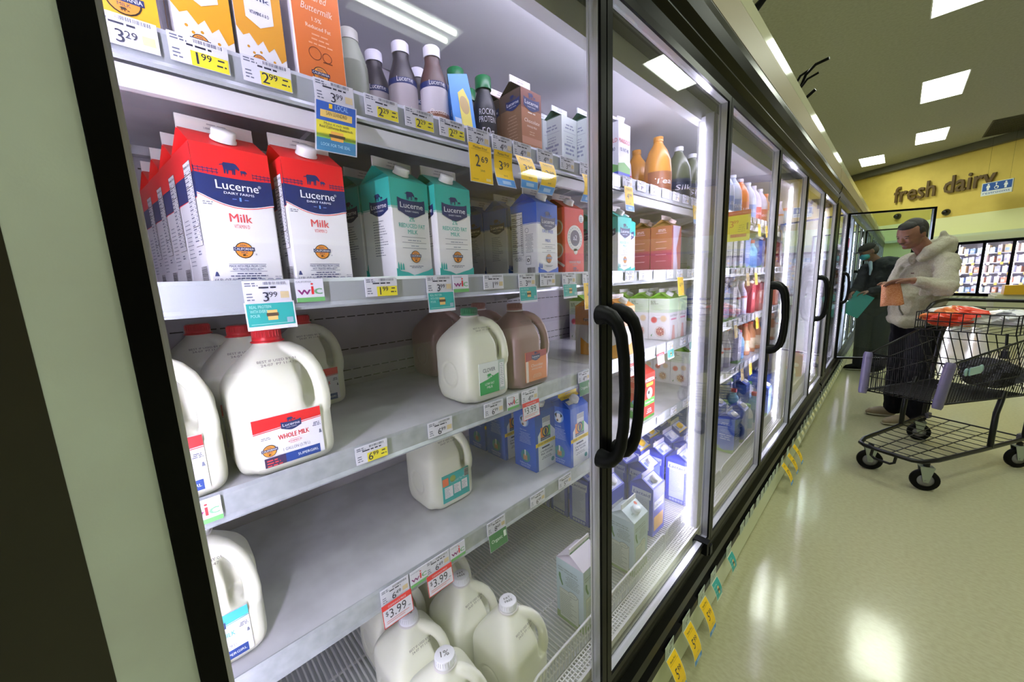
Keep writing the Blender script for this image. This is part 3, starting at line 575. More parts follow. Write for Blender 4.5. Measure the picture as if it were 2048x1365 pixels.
def lac_side(f, w, h):
    B = INK('3A46C0'); f.rect(0, 0, w, h, B, 0); f.rect(w * .16, h * .10, w * .84, h * .80, INK('CBD2E8'), 1); f.poly([(w * .08, h * .78), (w * .9, h * .76), (w * .92, h * .92), (w * .1, h * .93)], INK('DCE0F2'), 2); f.text('Lactaid', w * .5, h * .81, h * .065, INK('2A3AA0'), 3, w=w * .70, bold=.02, shear=.15)
    f.lines(w * .2, w * .8, h * .72, 14, h * .036, .0016, INK('8A92B8'), 2, 4, 'l')
    for i in range(5): f.rect(w * (.18 + .13 * i), h * .02, w * (.29 + .13 * i), h * .08, INK('B8C0E0'), 1)
def lac_front(f, w, h): f.rect(0, 0, w, h, INK('4450C8'), 0); f.rect(w * .1, h * .55, w * .9, h * .72, INK('DCE0F2'), 1); f.text('Lactaid', w * .5, h * .6, h * .07, INK('2A3AA0'), 2, w=w * .7, bold=.02); f.rect(w * .1, h * .1, w * .9, h * .4, INK('E8B060'), 1)
def lac_roof(f, w, L): f.rect(w * .08, L * .10, w * .92, L * .95, INK('C6CCF0'), 0); f.rect(w * .12, L * .3, w * .3, L * .7, INK('6A78C8'), 1)
lactose = Stock(Carton(body='3A46C0', roof='3A46C0', fin='C9C6EA', side=lac_side, front=lac_front, rooff=lac_roof, cap='E6E4F6'))
lacyel = Stock(Carton(body='3A46C0', roof='3A46C0', fin='E8E2C8', side=lac_side, front=lac_front, rooff=lambda f, w, L: (lac_roof(f, w, L), f.rect(0, 0, w, L * .1, INK('F2C83C'), 1)), cap='F2C02C'))
def clo_side(f, w, h):
    f.rect(0, 0, w, h, INK('C6DCEA'), 0); f.rect(0, 0, w, h * .12, INK('8FAE7C'), 1); d = INK('3F5A66'); f.text('FAMILY FARMS ARE THE', w * .42, h * .86, h * .022, d, 2, w=w * .7, bold=.01); f.text('HEART OF CLOVER MILK', w * .44, h * .82, h * .022, d, 2, w=w * .74, bold=.01)
    f.lines(w * .34, w * .88, h * .78, 7, h * .026, .0013, d, 2, 3); f.poly([(w * .10, h * .78), (w * .17, h * .77), (w * .18, h * .70), (w * .26, h * .60), (w * .22, h * .58), (w * .13, h * .66), (w * .09, h * .72)], INK('4E8A5E'), 2)
    f.rect(w * .12, h * .05, w * .82, h * .53, INK('9A9C90'), 1); f.rect(w * .13, h * .055, w * .81, h * .525, INK('DCE4E0'), 2); f.lines(w * .16, w * .78, h * .46, 13, h * .030, .0013, d, 3, 8, 'l'); f.disc(w * .62, h * .52, w * .17, INK('7A8894'), 3, sy=.6); f.disc(w * .62, h * .52, w * .155, INK('DCE4E0'), 4, sy=.55); f.text('CLOVER', w * .62, h * .51, h * .016, d, 5)
def clo_roof(f, w, L): f.text('non', w * .3, L * .4, .008, INK('3F5A66'), 0); f.disc(w * .8, L * .8, w * .07, INK('E0605A'), 0)
cloverc = Stock(Carton(body='CFE0EC', roof='D2E2EC', fin='E6ECF0', side=clo_side, front=clo_side, rooff=clo_roof, cap='DDE6F2'))
cloverp = Stock(Carton(body='E4DAF0', roof='E4DCEE', fin='EDE8F2', side=clo_side, front=clo_side, cap=None, fintxt='4E8A5E'))
def bmilk(bg, tx, ln2):
    def fn(f, w, h):
        C = INK(bg); f.rect(0, 0, w, h, WH, 0); tp = [(0, .36), (.12, .30), (.25, .33), (.4, .25), (.52, .30), (.62, .22), (.75, .27), (.88, .16), (1, .20)]
        f.strip([(a, h) for a in (0, w * .12, w * .25, w * .4, w * .52, w * .62, w * .75, w * .88, w)], [(a * w, b * h) for a, b in tp], C, 1)
        f.poly([(w * .22, h), (w * .80, h), (w * .80, h * .46), (w * .5, h * .40), (w * .22, h * .46)], WH, 2); f.text(tx, w * .51, h * .72, h * .05, NAVY, 3, w=w * .5); f.text(ln2, w * .51, h * .62, h * .04, NAVY, 3, w=w * .5); f.text('VITAMINS A & D', w * .51, h * .50, h * .028, NAVY, 3, w=w * .40, bold=.02)
        for a, b in ((.2, .22), (.45, .2), (.72, .15), (.3, .18)): f.disc(w * a, h * b, w * .03, C, 1, 10)
        badge(f, w * .4, h * .12, w * .15)
    return fn
butter1 = Stock(Carton(w=.066, h1=.168, h2=.19, h3=.205, body='EFEAF0', roof='E8A020', front=bmilk('E3A327', 'Buttermilk', 'Reduced Fat'), cap='F0F0F4'))
butter2 = Stock(Carton(w=.062, h1=.168, h2=.19, h3=.205, body='E6E0E6', roof='D89A2C', front=bmilk('D99A30', 'Reduced Fat', 'Milk'), cap='F0F0F4'))
def bm0(f, w, h): f.rect(0, 0, w, h, INK('F2B42A'), 0); f.rect(w * .12, h * .38, w * .8, h, WH, 1); badge(f, w * .55, h * .24, w * .24)
butter0 = Stock(Carton(w=.070, h1=.168, h2=.19, h3=.205, body='E9E4E6', roof='F2B42A', front=bm0, cap='F0F0F4'))
def bmo(f, w, h):
    f.rect(w * .02, 0, w * .98, h * .93, INK('D97434'), 0); t = INK('F0D8C8'); f.text('Cultured', w * .45, h * .80, h * .06, t, 2, w=w * .5, shear=.25); f.text('Buttermilk', w * .5, h * .70, h * .06, t, 2, w=w * .62, shear=.25); f.text('1.5%', w * .48, h * .62, h * .035, t, 2, bold=.02); f.text('Reduced Fat', w * .5, h * .555, h * .035, t, 2, w=w * .5, bold=.02)
    f.lines(w * .25, w * .78, h * .50, 3, h * .04, .0022, INK('E6A684'), 2); d = INK('7C3C20')
    f.ring(w * .38, h * .34, w * .13, .0012, d, 2); f.ring(w * .62, h * .33, w * .10, .0012, d, 2); f.rect(w * .53, h * .28, w * .72, h * .29, d, 2); badge(f, w * .45, h * .16, w * .16)
butter3 = Stock(Carton(w=.077, h1=.172, h2=.196, h3=.212, body='E9E4EC', roof='D97434', front=bmo, cap='F0F0F4'))
def plain_txt(bg, tc='8A90A8', roofband=None):
    def fn(f, w, h):
        f.rect(0, 0, w, h, INK(bg), 0); d = INK(tc); f.lines(w * .15, w * .85, h * .85, 2, .009, .004, d, 2, 3); f.rect(w * .1, h * .74, w * .9, h * .745, d, 2); f.lines(w * .2, w * .8, h * .66, 3, .008, .0022, d, 2, 4); f.lines(w * .12, w * .88, h * .5, 3, .012, .006, d, 2, 6); hills(f, w, h, INK('7FA86A'), 1)
    return fn
whitecarton = Stock(Carton(w=.078, h1=.17, h2=.195, h3=.21, body='D4DCDC', roof='5E8478', fin='D8DEE2', front=plain_txt('D4DCDC'), side=plain_txt('CDD6D6'), cap=None))
def mari(f, w, h): f.rect(0, 0, w, h, INK('E2E2EC'), 0); f.text('MARIGOLD', w * .5, h * .66, h * .07, INK('C8404A'), 2, w=w * .9, bold=.02); f.text('1% FAT 40', w * .5, h * .52, h * .06, NAVY, 2, w=w * .7, bold=.02); f.rect(0, 0, w, h * .16, INK('3A4CC0'), 1); f.poly([(0, h * .16), (w, h * .16), (w, h * .26), (w * .5, h * .34), (0, h * .30)], INK('6CA45A'), 1); f.text('FARMS', w * .5, h * .07, h * .04, WH, 2)
marigold = Stock(Carton(w=.080, h1=.19, h2=.212, h3=.225, body='E2E2EC', roof='DCDCE8', front=mari, side=mari, cap='E6E6F0'))
def mar_side(f, w, h): f.rect(0, 0, w, h, INK('9C3550'), 0); f.rect(0, h * .48, w, h, INK('A0743C'), 0); [f.rect(w * .25, h * q, w * .75, h * (q + .012), INK('D9B8B8'), 2) for q in (.85, .66, .52, .38, .24)]; f.lines(w * .25, w * .8, h * .92, 2, .006, .003, INK('E8D8D0'), 2)  # door glass reflections are put into these maroon and tan colours
maroon = Stock(Carton(body='A03850', roof='A07C4A', fin='D8C8C4', side=mar_side, front=lambda f, w, h: (f.rect(0, 0, w, h, INK('B85A64'), 0), f.poly([(w * .2, 0), (w * .7, 0), (w * .5, h * .5), (w * .9, h), (w * .1, h)], INK('D8CBEA'), 1)), cap='E0C8C4'))
def oat(fc):
    def side(f, w, h):
        f.rect(0, 0, w, h, INK('E3E0E2'), 0); f.rect(0, h * .66, w, h, INK('8CC63E'), 0); d = INK('2E4A1C'); f.lines(w * .1, w * .5, h * .93, 3, .006, .003, d, 2, 4, 'l'); f.lines(w * .1, w * .8, h * .84, 4, .007, .0012, INK('5E8A2A'), 2, 6, 'l')
        for a, b, r, c1, c2 in ((.27, .48, .17, 'D98A8C', 'C24A4E'), (.73, .52, .17, 'E0CDB4', 'D8BC98'), (.58, .20, .28, 'D9CCC4', fc)):
            f.disc(w * a, h * b, w * r, INK('CFCACC'), 1); f.disc(w * a, h * b, w * r * .92, INK(c1), 2); f.disc(w * a, h * b, w * r * .70, INK(c2), 3)
        rnd = random.Random(4)
        for i in range(26): q = rnd.uniform(0, 6.28); rr = w * .20 * math.sqrt(rnd.random()); f.disc(w * .58 + rr * math.cos(q), h * .20 + rr * math.sin(q), w * .028, INK(rnd.choice(('B0605A', 'E6DDD4', '8C4A4E', 'C9A27C'))), 4, 7)
        f.poly([(w * .12, h * .10), (w * .2, h * .14), (w * .16, h * .06)], INK('4E8A4E'), 2)
    def front(f, w, h): f.rect(0, 0, w, h, INK('E0DDEA'), 0); f.rect(0, h * .66, w, h, INK('B4E0A8'), 0); f.text('OATMILK', w * .5, h * .56, h * .05, INK('3E4A66'), 2, w=w * .8, bold=.02); f.rect(w * .2, h * .48, w * .8, h * .52, INK('D87AA8'), 2); f.poly([(w * .3, 0), (w * .7, 0), (w * .6, h * .35), (w * .4, h * .35)], INK('D9A0A4'), 2)
    return Carton(body='E3E0E2', roof='8CC63E', sideroof='7DB636', fin='E9E4E6', side=side, front=front, cap='EDEBF2', h1=.19, h2=.218, h3=.234)
oatcarton = Stock(oat('B8746C')); oatcarton2 = Stock(oat('C9A27C'))
def oj_side(f, w, h): f.rect(0, 0, w, h, INK('E4DEE0'), 0); f.rect(0, h * .62, w, h, INK('F09A2C'), 0); f.poly([(w * .25, 0), (w, 0), (w, h * .32), (w * .6, h * .24), (w * .25, h * .36)], INK('F0A640'), 1); f.text('Farms', w * .6, h * .70, h * .06, BLK, 2)
ojcarton = Stock(Carton(body='E4DEE0', roof='F09A2C', fin='E9E4E6', side=oj_side, front=oj_side, cap='F0F0F4', h1=.19, h2=.218, h3=.234))
def hz_side(f, w, h): f.rect(0, 0, w, h, INK('D8282C'), 0); f.poly([(0, 0), (w, 0), (w, h * .42), (w * .4, h * .36), (0, h * .18)], INK('4AA844'), 1); f.lines(w * .15, w * .85, h * .88, 3, .007, .0024, INK('F4D4D0'), 2); f.lines(w * .2, w * .7, h * .66, 4, .006, .0014, INK('F0B0A8'), 2); f.disc(w * .2, h * .75, w * .09, INK('C8D4EC'), 2); f.disc(w * .55, h * .36, w * .12, INK('6CA4D8'), 2); cow(f, w * .42, h * .18, w * .24, WH, 3)
def hz_front(f, w, h):
    f.rect(0, 0, w, h, INK('E0282C'), 0); f.rect(0, h * .30, w, h * .44, INK('4AA844'), 1); f.rect(0, 0, w, h * .06, INK('4AA844'), 1); f.text('HORIZON', w * .5, h * .82, h * .08, WH, 2, w=w * .86, bold=.02); f.rect(w * .2, h * .72, w * .8, h * .79, INK('F2D23C'), 2); f.text('ORGANIC', w * .5, h * .735, h * .035, NAVY, 3, w=w * .5)
    f.disc(w * .5, h * .56, w * .26, INK('E6ECF2'), 2); f.disc(w * .42, h * .58, w * .09, BLK, 3); f.text('lactose-free', w * .5, h * .35, h * .05, WH, 3, w=w * .8); f.lines(w * .2, w * .8, h * .2, 3, .008, .003, WH, 2)
hzcarton = Stock(Carton(body='D8282C', roof='C82428', fin='D86A68', side=hz_side, front=hz_front, cap=None, h1=.20, h2=.228, h3=.238))
# gallon jug: one body surface swept round the neck with a handle grown into it
def jug_mesh(name, mt):
    NA, HB = 112, .218; vs = []; rows = []
    prof = [(0, .55), (.001, .80), (.004, .90), (.010, .96), (.018, .99), (.03, 1), (.05, 1.0), (.07, 1.0), (.09, 1), (.11, 1), (.125, 1), (.135, .998), (.144, .98), (.152, .935), (.160, .875), (.168, .80), (.176, .715), (.184, .625), (.191, .535), (.198, .445), (.204, .37), (.208, .32), (.210, .30), (.212, .285), (.221, .28), (.222, .10)]
    import bisect
    zs = [i * .0022 for i in range(int(.222 / .0022) + 1)]
    pz = [p[0] for p in prof]
    for z in zs:
        i = max(1, min(len(pz) - 1, bisect.bisect(pz, z))); t = (z - pz[i - 1]) / (pz[i] - pz[i - 1]); sc_ = LW(prof[i - 1][1], prof[i][1], min(1, max(0, t))); row = []
        for j in range(NA):
            q = 2 * math.pi * j / NA; c, s_ = math.cos(q), math.sin(q)
            ex = LW(5.4, 2.2, min(1, max(0, (z - .165) / .045))); r = .0740 / ((abs(c) ** ex + abs(s_) ** ex) ** (1 / ex)) * sc_
            # pinch for the grip at the +x +y corner
            dq = (q - math.pi / 4 + math.pi) % (2 * math.pi) - math.pi
            if .088 < z < .213:
                k = math.exp(-(dq / .36) ** 4) * min(1, (z - .088) / .026) * min(1, max(0, (.210 - z) / .020)); r = LW(r, min(r, .046), k)
            for qq in (-math.pi / 4, 3 * math.pi / 4, -3 * math.pi / 4):
                d2 = (q - qq + math.pi) % (2 * math.pi) - math.pi
                if z < .035: r -= .010 * math.exp(-(d2 / .14) ** 2) * (1 - z / .035)
            # round dent on the -y and -x faces
            for ux, uy in ((0, -1), (-1, 0)):
                if c * ux + s_ * uy > .7:
                    a = (r * s_ if ux else r * c); dd = math.hypot(a, z - .072); r -= .0028 * math.exp(-((dd - .031) / .0028) ** 2); r -= .0012 * (1 if dd < .031 else 0)
            row.append((r * c, r * s_, z))
        vs += row
    n = len(zs); fs = [(i * NA + j, i * NA + (j + 1) % NA, (i + 1) * NA + (j + 1) % NA, (i + 1) * NA + j) for i in range(n - 1) for j in range(NA)]
    m = MB(); m.add(vs, fs + [tuple(range(NA))[::-1], tuple((n - 1) * NA + j for j in range(NA))], mt, True)
    k = math.sqrt(.5); path = [(.018, .201), (.034, .200), (.050, .193), (.065, .180), (.075, .164), (.081, .146), (.084, .127), (.0845, .110), (.082, .094), (.072, .080)]
    m.tube([(r * k, r * k, z) for r, z in path], [.012, .0125, .0125, .0125, .012, .012, .0122, .013, .014, .014], mt, 14)
    return remesh(m, name, .0023, 4, mt)
CLD = bpy.data.textures.new('cloth_folds', 'CLOUDS'); CLD.noise_scale = .085; CLD.noise_depth = 2
def remesh(m, name, vox, it, mt, folds=0):
    o = m.build(name + '_src'); a = o.modifiers.new('r', 'REMESH'); a.mode = 'VOXEL'; a.voxel_size = vox; a.use_smooth_shade = True
    b_ = o.modifiers.new('s', 'SMOOTH'); b_.factor = .5; b_.iterations = it
    if folds: d_ = o.modifiers.new('f', 'DISPLACE'); d_.texture = CLD; d_.strength = folds; d_.mid_level = .5; d_.texture_coords = 'LOCAL'
    dg = bpy.context.evaluated_depsgraph_get(); me = bpy.data.meshes.new_from_object(o.evaluated_get(dg)); me.name = name; old = o.data
    bpy.data.objects.remove(o); bpy.data.meshes.remove(old)
    me.materials.clear(); me.materials.append(mt)
    for p in me.polygons: p.use_smooth = True; p.material_index = 0
    return me
milkm = M('jug_of_milk', (.93, .93, .87), .30, sss=.25); chocm = M('jug_of_chocolate_milk', (.60, .48, .47), .32, sss=.1)
JUG = jug_mesh('jug_body', milkm); JUGC = JUG.copy(); JUGC.materials.clear(); JUGC.materials.append(chocm)
def lab_gal(col, l1, wm='WHOLE MILK'):
    def fn(m):
        f = F(m, (.0751, -.052, .018), (0, 1, 0), (0, 0, 1)); w, h = .100, .082; W = INK('E9E8F2')
        m.box((.0728, -.052, .018), (.0751, .048, .100), W); C = INK(col); f.poly([(0, h * .74), (w, h * .80), (w, h), (0, h)], C, 1); f.poly([(0, h * .71), (w, h * .77), (w, h * .785), (0, h * .725)], C, 1)
        shield(f, w * .54, h * .76, w * .30); f.text(wm, w * .56, h * .50, h * .10, C, 2, w=w * .46, bold=.02); f.rect(w * .49, h * .45, w * .64, h * .455, C, 2); f.text('VITAMIN D', w * .565, h * .395, h * .035, C, 2); f.rect(w * .49, h * .375, w * .64, h * .38, C, 2)
        f.text('1 GALLON (3.78 L)', w * .58, h * .25, h * .06, GREYT, 2, w=w * .40); badge(f, w * .19, h * .33, w * .10); f.lines(w * .06, w * .26, h * .60, 2, .0026, .001, GREYT, 2); f.lines(w * .84, w * .99, h * .66, 3, .0026, .0012, NAVY, 2)
        f.rect(w * .10, h * .0, w * .93, h * .19, INK('1E3F8C'), 2); f.rect(w * .10, 0, w * .40, h * .19, INK('3A2A50'), 3); f.lines(w * .13, w * .36, h * .12, 3, .0045, .002, INK('D8484C'), 4, 3, 'l'); f.text('SUPERGIRL', w * .74, h * .07, h * .055, WH, 4, w=w * .32, bold=.02)
        f.poly([(w * .94, h * .42), (w * .985, h * .42), (w * .97, h * .50), (w * .95, h * .50)], GREYT, 2)
    return fn
def lab_clover(m):
    f = F(m, (.0751, -.038, .022), (0, 1, 0), (0, 0, 1)); w, h = .084, .080; m.box((.0728, -.038, .022), (.0751, .046, .102), INK('EEF2F2'))
    g = INK('2FA45A'); f.strip([(0, h * .40), (w * .3, h * .46), (w * .6, h * .56), (w * .75, h * .60)], [(0, 0), (w * .3, 0), (w * .6, 0), (w * .75, 0)], g, 1); f.rect(w * .75, 0, w, h, INK('B9C8C4'), 1); f.rect(w * .80, h * .1, w * .96, h * .9, WH, 2); f.lines(w * .81, w * .95, h * .85, 12, h * .06, .0014, GREYT, 3)
    f.text('CLOVER', w * .38, h * .70, h * .12, INK('4A5068'), 2, w=w * .48, bold=.01); cow(f, w * .38, h * .56, w * .16, g); f.text('LOW FAT', w * .38, h * .28, h * .08, WH, 2, w=w * .36, bold=.02); f.text('MILK', w * .38, h * .17, h * .08, WH, 2, bold=.02)
def lab_choc(m):
    f = F(m, (.0751, -.040, .020), (0, 1, 0), (0, 0, 1)); w, h = .086, .084; m.box((.0728, -.040, .020), (.0751, .046, .104), INK('E08A5C')); f.poly([(0, h * .70), (w, h * .80), (w, h), (0, h)], INK('A8444C'), 1); shield(f, w * .48, h * .80, w * .40); f.rect(0, 0, w * .12, h * .7, INK('EBD8D0'), 2); f.text('Chocolate', w * .52, h * .48, h * .10, INK('F4E8E0'), 2, w=w * .56, shear=.2); f.text('WHOLE MILK', w * .52, h * .38, h * .06, INK('F4E8E0'), 2); f.lines(w * .25, w * .8, h * .2, 3, .004, .0016, INK('F0C8A8'), 2)
def lab_teal(m):
    f = F(m, (.0751, -.040, .022), (0, 1, 0), (0, 0, 1)); w, h = .088, .078; m.box((.0728, -.040, .022), (.0751, .048, .100), INK('35AFAE')); f.rect(0, h * .62, w * .22, h * .9, INK('F07A50'), 2); f.disc(w * .38, h * .80, h * .12, INK('9AAE5C'), 2)
    f.text('Reduced Fat Milk', w * .6, h * .66, h * .09, INK('D4F0EE'), 2, w=w * .62); f.rect(w * .06, h * .16, w * .36, h * .56, WH, 2); f.rect(w * .40, h * .2, w * .66, h * .56, WH, 2); f.rect(w * .70, h * .24, w * .92, h * .60, WH, 2); barcode(f, w * .82, h * .68, w * .98, h * .98, hor=True)
    for a in (.06, .40, .70): f.lines(w * a + .001, w * (a + .22), h * .5, 6, h * .06, .001, GREYT, 3, 3, 'l')
def jug(me, capc, lab=None, captxt=None, date=True, nm='milk_jug'):
    def fn():
        r = empty(nm, (0, 0, 0), 0, 'jug', 'milk jug'); b_ = bpy.data.objects.new('jug_body', me); COL.objects.link(b_); b_.parent = r
        q = INK(capc, .3); m = MB(); m.lathe([(.0215, 0), (.0222, .001), (.0222, .006), (.0212, .007), (.0212, .0175), (.0195, .0195), (.001, .0197)], q, 26)
        for i in range(26): a = 2 * math.pi * i / 26; m.tube([(.0214 * math.cos(a), .0214 * math.sin(a), .0072), (.0214 * math.cos(a), .0214 * math.sin(a), .0170)], .0008, q, 4)
        if captxt:
            f = F(m, (0, 0, .0197), (.35, .94, 0), (-.94, .35, 0), .0001, .0001)
            if isinstance(captxt, tuple): f.text(captxt[0], 0, .002, .0062, BLK, 1, w=.017, bold=.01); f.text(captxt[1], 0, -.0075, .0062, BLK, 1, w=.020, bold=.01)
            else: f.text(captxt, 0, -.006, .013, BLK, 1, bold=.01)
        m.build('cap', r, (0, 0, .216))
        m = MB().lathe([(.0245, 0), (.0255, .0015), (.0215, .0035)], q if capc == 'C8222E' else M('neck_ring', (.88, .86, .86), .3), 24, cap=False); m.build('tamper_ring', r, (0, 0, .2135))
        if lab: m = MB(); lab(m); m.build('label', r)
        if date:
            m = MB(); sl = Vector((-.029, 0, .030)).normalized(); f = F(m, (.0515, -.026, .181), (0, 1, 0), (-.60, 0, .80), lift=.0016); f.text('BEST IF USED BY 01', .026, .0035, .0045, INK('77706E'), 0, w=.056); f.text('24-07  P7 11:47', .026, -.0035, .0045, INK('77706E'), 0, w=.048); m.build('printed_date', r)
        return r
    return fn
jwhole = Stock(jug(JUG, 'C8222E', lab_gal('E0202C', 0))); jteal = Stock(jug(JUG, 'E8E8EE', lab_gal('38AEB4', 0, '2% FAT MILK'))); jclover = Stock(jug(JUG, '2E7A52', lab_clover)); jchoc = Stock(jug(JUGC, '8C5A50', lab_choc))
jteal2 = Stock(jug(JUG, 'E8E8EE', lab_teal)); j1 = Stock(jug(JUG, 'EDECF4', None, '1%')); jff = Stock(jug(JUG, 'EDECF4', None, ('FAT', 'FREE')))
# ------------------------------------------------------------------ stock on the shelves
z2 = SH[2] + .001
def cornered(cx_, cy_, deg, w=.096):      # centre of a carton whose front left corner stands at (cx_, cy_)
    q = math.radians(deg); return cx_ - (math.cos(q) + math.sin(q)) * w / 2, cy_ + (math.cos(q) - math.sin(q)) * w / 2
for i in range(4):
    x, y = cornered(-.690 - .098 * i, .068 - .0125 * i, 8)
    wholecarton.put((x, y, z2), ['red and white half gallon milk carton, front left one on the second shelf', 'red-topped milk carton tucked directly behind the front left one', 'third red-topped milk carton back in the leftmost column', 'rearmost red-topped milk carton in the leftmost column'][i], 'red and white milk cartons', math.radians(8))
for i in range(3):
    x, y = cornered(-.692 - .100 * i, .178, 3); wholecarton.put((x, y, z2), ['red and white milk carton right of its twin, under the hanging local card', 'red and white milk carton hidden behind the right-hand red carton', 'rearmost red and white milk carton behind the right-hand one'][i], 'red and white milk cartons', math.radians(3))
for i, (cx_, cy_, dg) in enumerate([(-.700, .362, 10), (-.802, .344, 10), (-.700, .464, 2), (-.800, .466, 2)]):
    x, y = cornered(cx_, cy_, dg); tealcarton.put((x, y, z2), ['teal and white reduced fat milk carton, left one with its side panel showing', 'teal carton in the shade behind the left teal one', 'teal and white reduced fat milk carton, narrower looking one left of the blue cartons', 'teal carton right behind the narrower teal one'][i], 'teal reduced fat milk cartons', math.radians(dg))
x, y = cornered(-.700, .786, 4); bluecarton.put((x, y, z2), 'blue fat free milk carton with its nutrition panel turned to the aisle', 'blue fat free milk cartons', math.radians(4))
for i in range(2):
    x, y = cornered(-.812 - .102 * i, .778 - .006 * i, 4); bluetext.put((x, y, z2), ['blue milk carton standing behind the one with the nutrition panel', 'blue milk carton farthest back against the rear panel'][i], 'blue fat free milk cartons', math.radians(4))
for i in range(2): redcarton.put((-.752 - .1 * i, .961, z2), ['bright red milk carton with a white splash circle next to the blue carton', 'red splash-print milk carton hidden behind the bright red one'][i])
for i, (x, y) in enumerate([(-.758, 1.275), (-.858, 1.275), (-.80, 1.385)]):
    tealcarton.put((x, y, z2), ['teal and white milk carton seen through the second door', 'teal carton behind the one seen through the second door', 'teal carton with a dark emblem right of the second door teal carton'][i], 'teal reduced fat milk cartons')
for i, (x, y) in enumerate([(-.75, 1.715), (-.85, 1.715), (-.95, 1.715)]): maroon.put((x, y, z2), ['maroon and tan carton at the front behind the second door', 'maroon and tan carton behind the front one', 'rearmost maroon and tan carton'][i], 'maroon cartons')
# third shelf
z3 = SH[3] + .001
jwhole.put((-.758, .137, z3), 'gallon jug of whole milk with a red cap, whole body in view', 'red-capped gallon jugs')
for i, (x, y) in enumerate([(-.758, -.022), (-1.06, .066), (-.908, .120), (-1.06, .268)]):
    jwhole.put((x, y, z3), ['red-capped gallon jug half hidden by the black door edge', 'red-capped gallon jug in the far left corner of its shelf', 'red-capped gallon jug just behind the fully visible one', 'dim gallon jug behind on the right, cap covered by a teal card'][i], 'red-capped gallon jugs', math.radians([0, 6, -3, 4][i]))
jclover.put((-.768, .588, z3), 'green-capped gallon jug of low fat milk standing by itself in front of the brown ones')
for i, (x, y) in enumerate([(-.762, .748), (-.914, .737), (-1.066, .684)]):
    jchoc.put((x, y, z3), ['gallon jug of chocolate milk with an orange label', 'chocolate milk jug directly behind the labelled one', 'chocolate milk jug at the back left of the green-capped jug'][i], 'chocolate milk gallon jugs')
ojcarton.put((-.725, 1.245, z3), 'orange and white juice carton behind the paired door handles'); ojcarton.put((-.83, 1.245, z3), 'orange and white juice carton, second one back')
for i, (x, y) in enumerate([(-.752, 1.712), (-.850, 1.712), (-.950, 1.712), (-.752, 1.815), (-.850, 1.815), (-1.05, 1.712)]):
    oatcarton.put((x, y, z3), ['green-topped oat drink carton with food bowls, front one on the third shelf', 'green-topped oat drink carton right behind the front one', 'third green-topped oat carton back from the front', 'green-topped oat carton just right of the front one', 'green-topped oat carton behind the right-hand one', 'rearmost green-topped oat carton on the third shelf'][i], 'oat drink cartons on the third shelf')
for i, (x, y) in enumerate([(-1.055, 1.505), (-1.055, 1.605)]): oatcarton.put((x, y, z3), ['green-topped carton against the back panel, left one', 'green-topped carton against the back panel, right one'][i], 'oat drink cartons at the back')
# fourth shelf
z4 = SH[4] + .001
jteal.put((-.785, -.004, z4), 'gallon jug of reduced fat milk cut by the black door edge')
jteal2.put((-.880, .532, z4), 'gallon jug with a teal nutrition label standing alone on the fourth shelf')
for i, (x, y) in enumerate([(-.738, .955), (-.803, .858), (-.938, .850), (-1.045, .850), (-.85, .958), (-.95, .958)]):
    orgcarton.put((x, y, z4), ['blue organic milk carton at the front right with a yellow band', 'blue organic milk carton in the middle with a cow picture, under the red price card', 'blue organic milk carton left of the middle one', 'blue organic milk carton deepest in shade at the left', 'blue organic carton behind the front right one', 'blue organic carton at the back of the right column'][i], 'blue organic milk cartons')
hzcarton.put((-.750, 1.480, z4), 'red and green lactose-free milk carton behind the second door handle')
for i, (x, y) in enumerate([(-.800, 2.09), (-.90, 2.09), (-1.0, 2.09), (-.80, 2.19)]): oatcarton2.put((x, y, z4), ['oat drink carton with a granola bowl, front one on the fourth shelf', 'oat carton with a granola bowl behind the front one', 'rearmost oat carton with a granola bowl', 'oat carton with a granola bowl by the mullion lamp'][i], 'oat drink cartons on the fourth shelf')
# bottom deck
zd = DZ + .001
j1.put((-.748, .336, zd), 'gallon jug with 1% on its white cap, upper left of the four', 'white-capped jugs on the bottom rack'); j1.put((-.600, .340, zd), 'gallon jug with 1% on its white cap, lowest one in front', 'white-capped jugs on the bottom rack', math.radians(-4))
jff.put((-.750, .493, zd), 'fat free gallon jug, the rear one of the two', 'white-capped jugs on the bottom rack', math.radians(3)); jff.put((-.600, .525, zd), 'fat free gallon jug closest to the wire fence', 'white-capped jugs on the bottom rack', math.radians(4))
jff.put((-.905, .36, zd), 'white-capped jug in the dark below the clearance cards', 'white-capped jugs on the bottom rack'); jff.put((-.905, .52, zd), 'white-capped jug at the back right of the bottom group', 'white-capped jugs on the bottom rack')
cloverp.put((-.585, .800, zd), 'pale lilac milk carton standing alone beside the first mullion on the bottom rack', None, 0)
cloverc.put((-.583, 1.085, zd), 'pale blue milk carton at the front of the bottom rack in the second door')
L = [(-.625, 1.315, 0), (-.735, 1.195, 0), (-.838, 1.195, 0), (-.94, 1.195, 0), (-1.045, 1.195, 0), (-.70, 1.435, 0), (-.80, 1.435, 0), (-.605, 1.60, 0), (-.71, 1.60, 0), (-.81, 1.58, 1), (-.91, 1.60, 0), (-.90, 1.435, 0), (-1.0, 1.435, 0), (-.64, 1.76, 0), (-.74, 1.76, 0), (-.84, 1.74, 1), (-.94, 1.76, 1), (-1.04, 1.6, 0), (-.65, 1.90, 0), (-.76, 1.90, 1), (-.86, 1.90, 0), (-.96, 1.92, 0)]
rown = ['first', 'second', 'third', 'fourth', 'fifth']
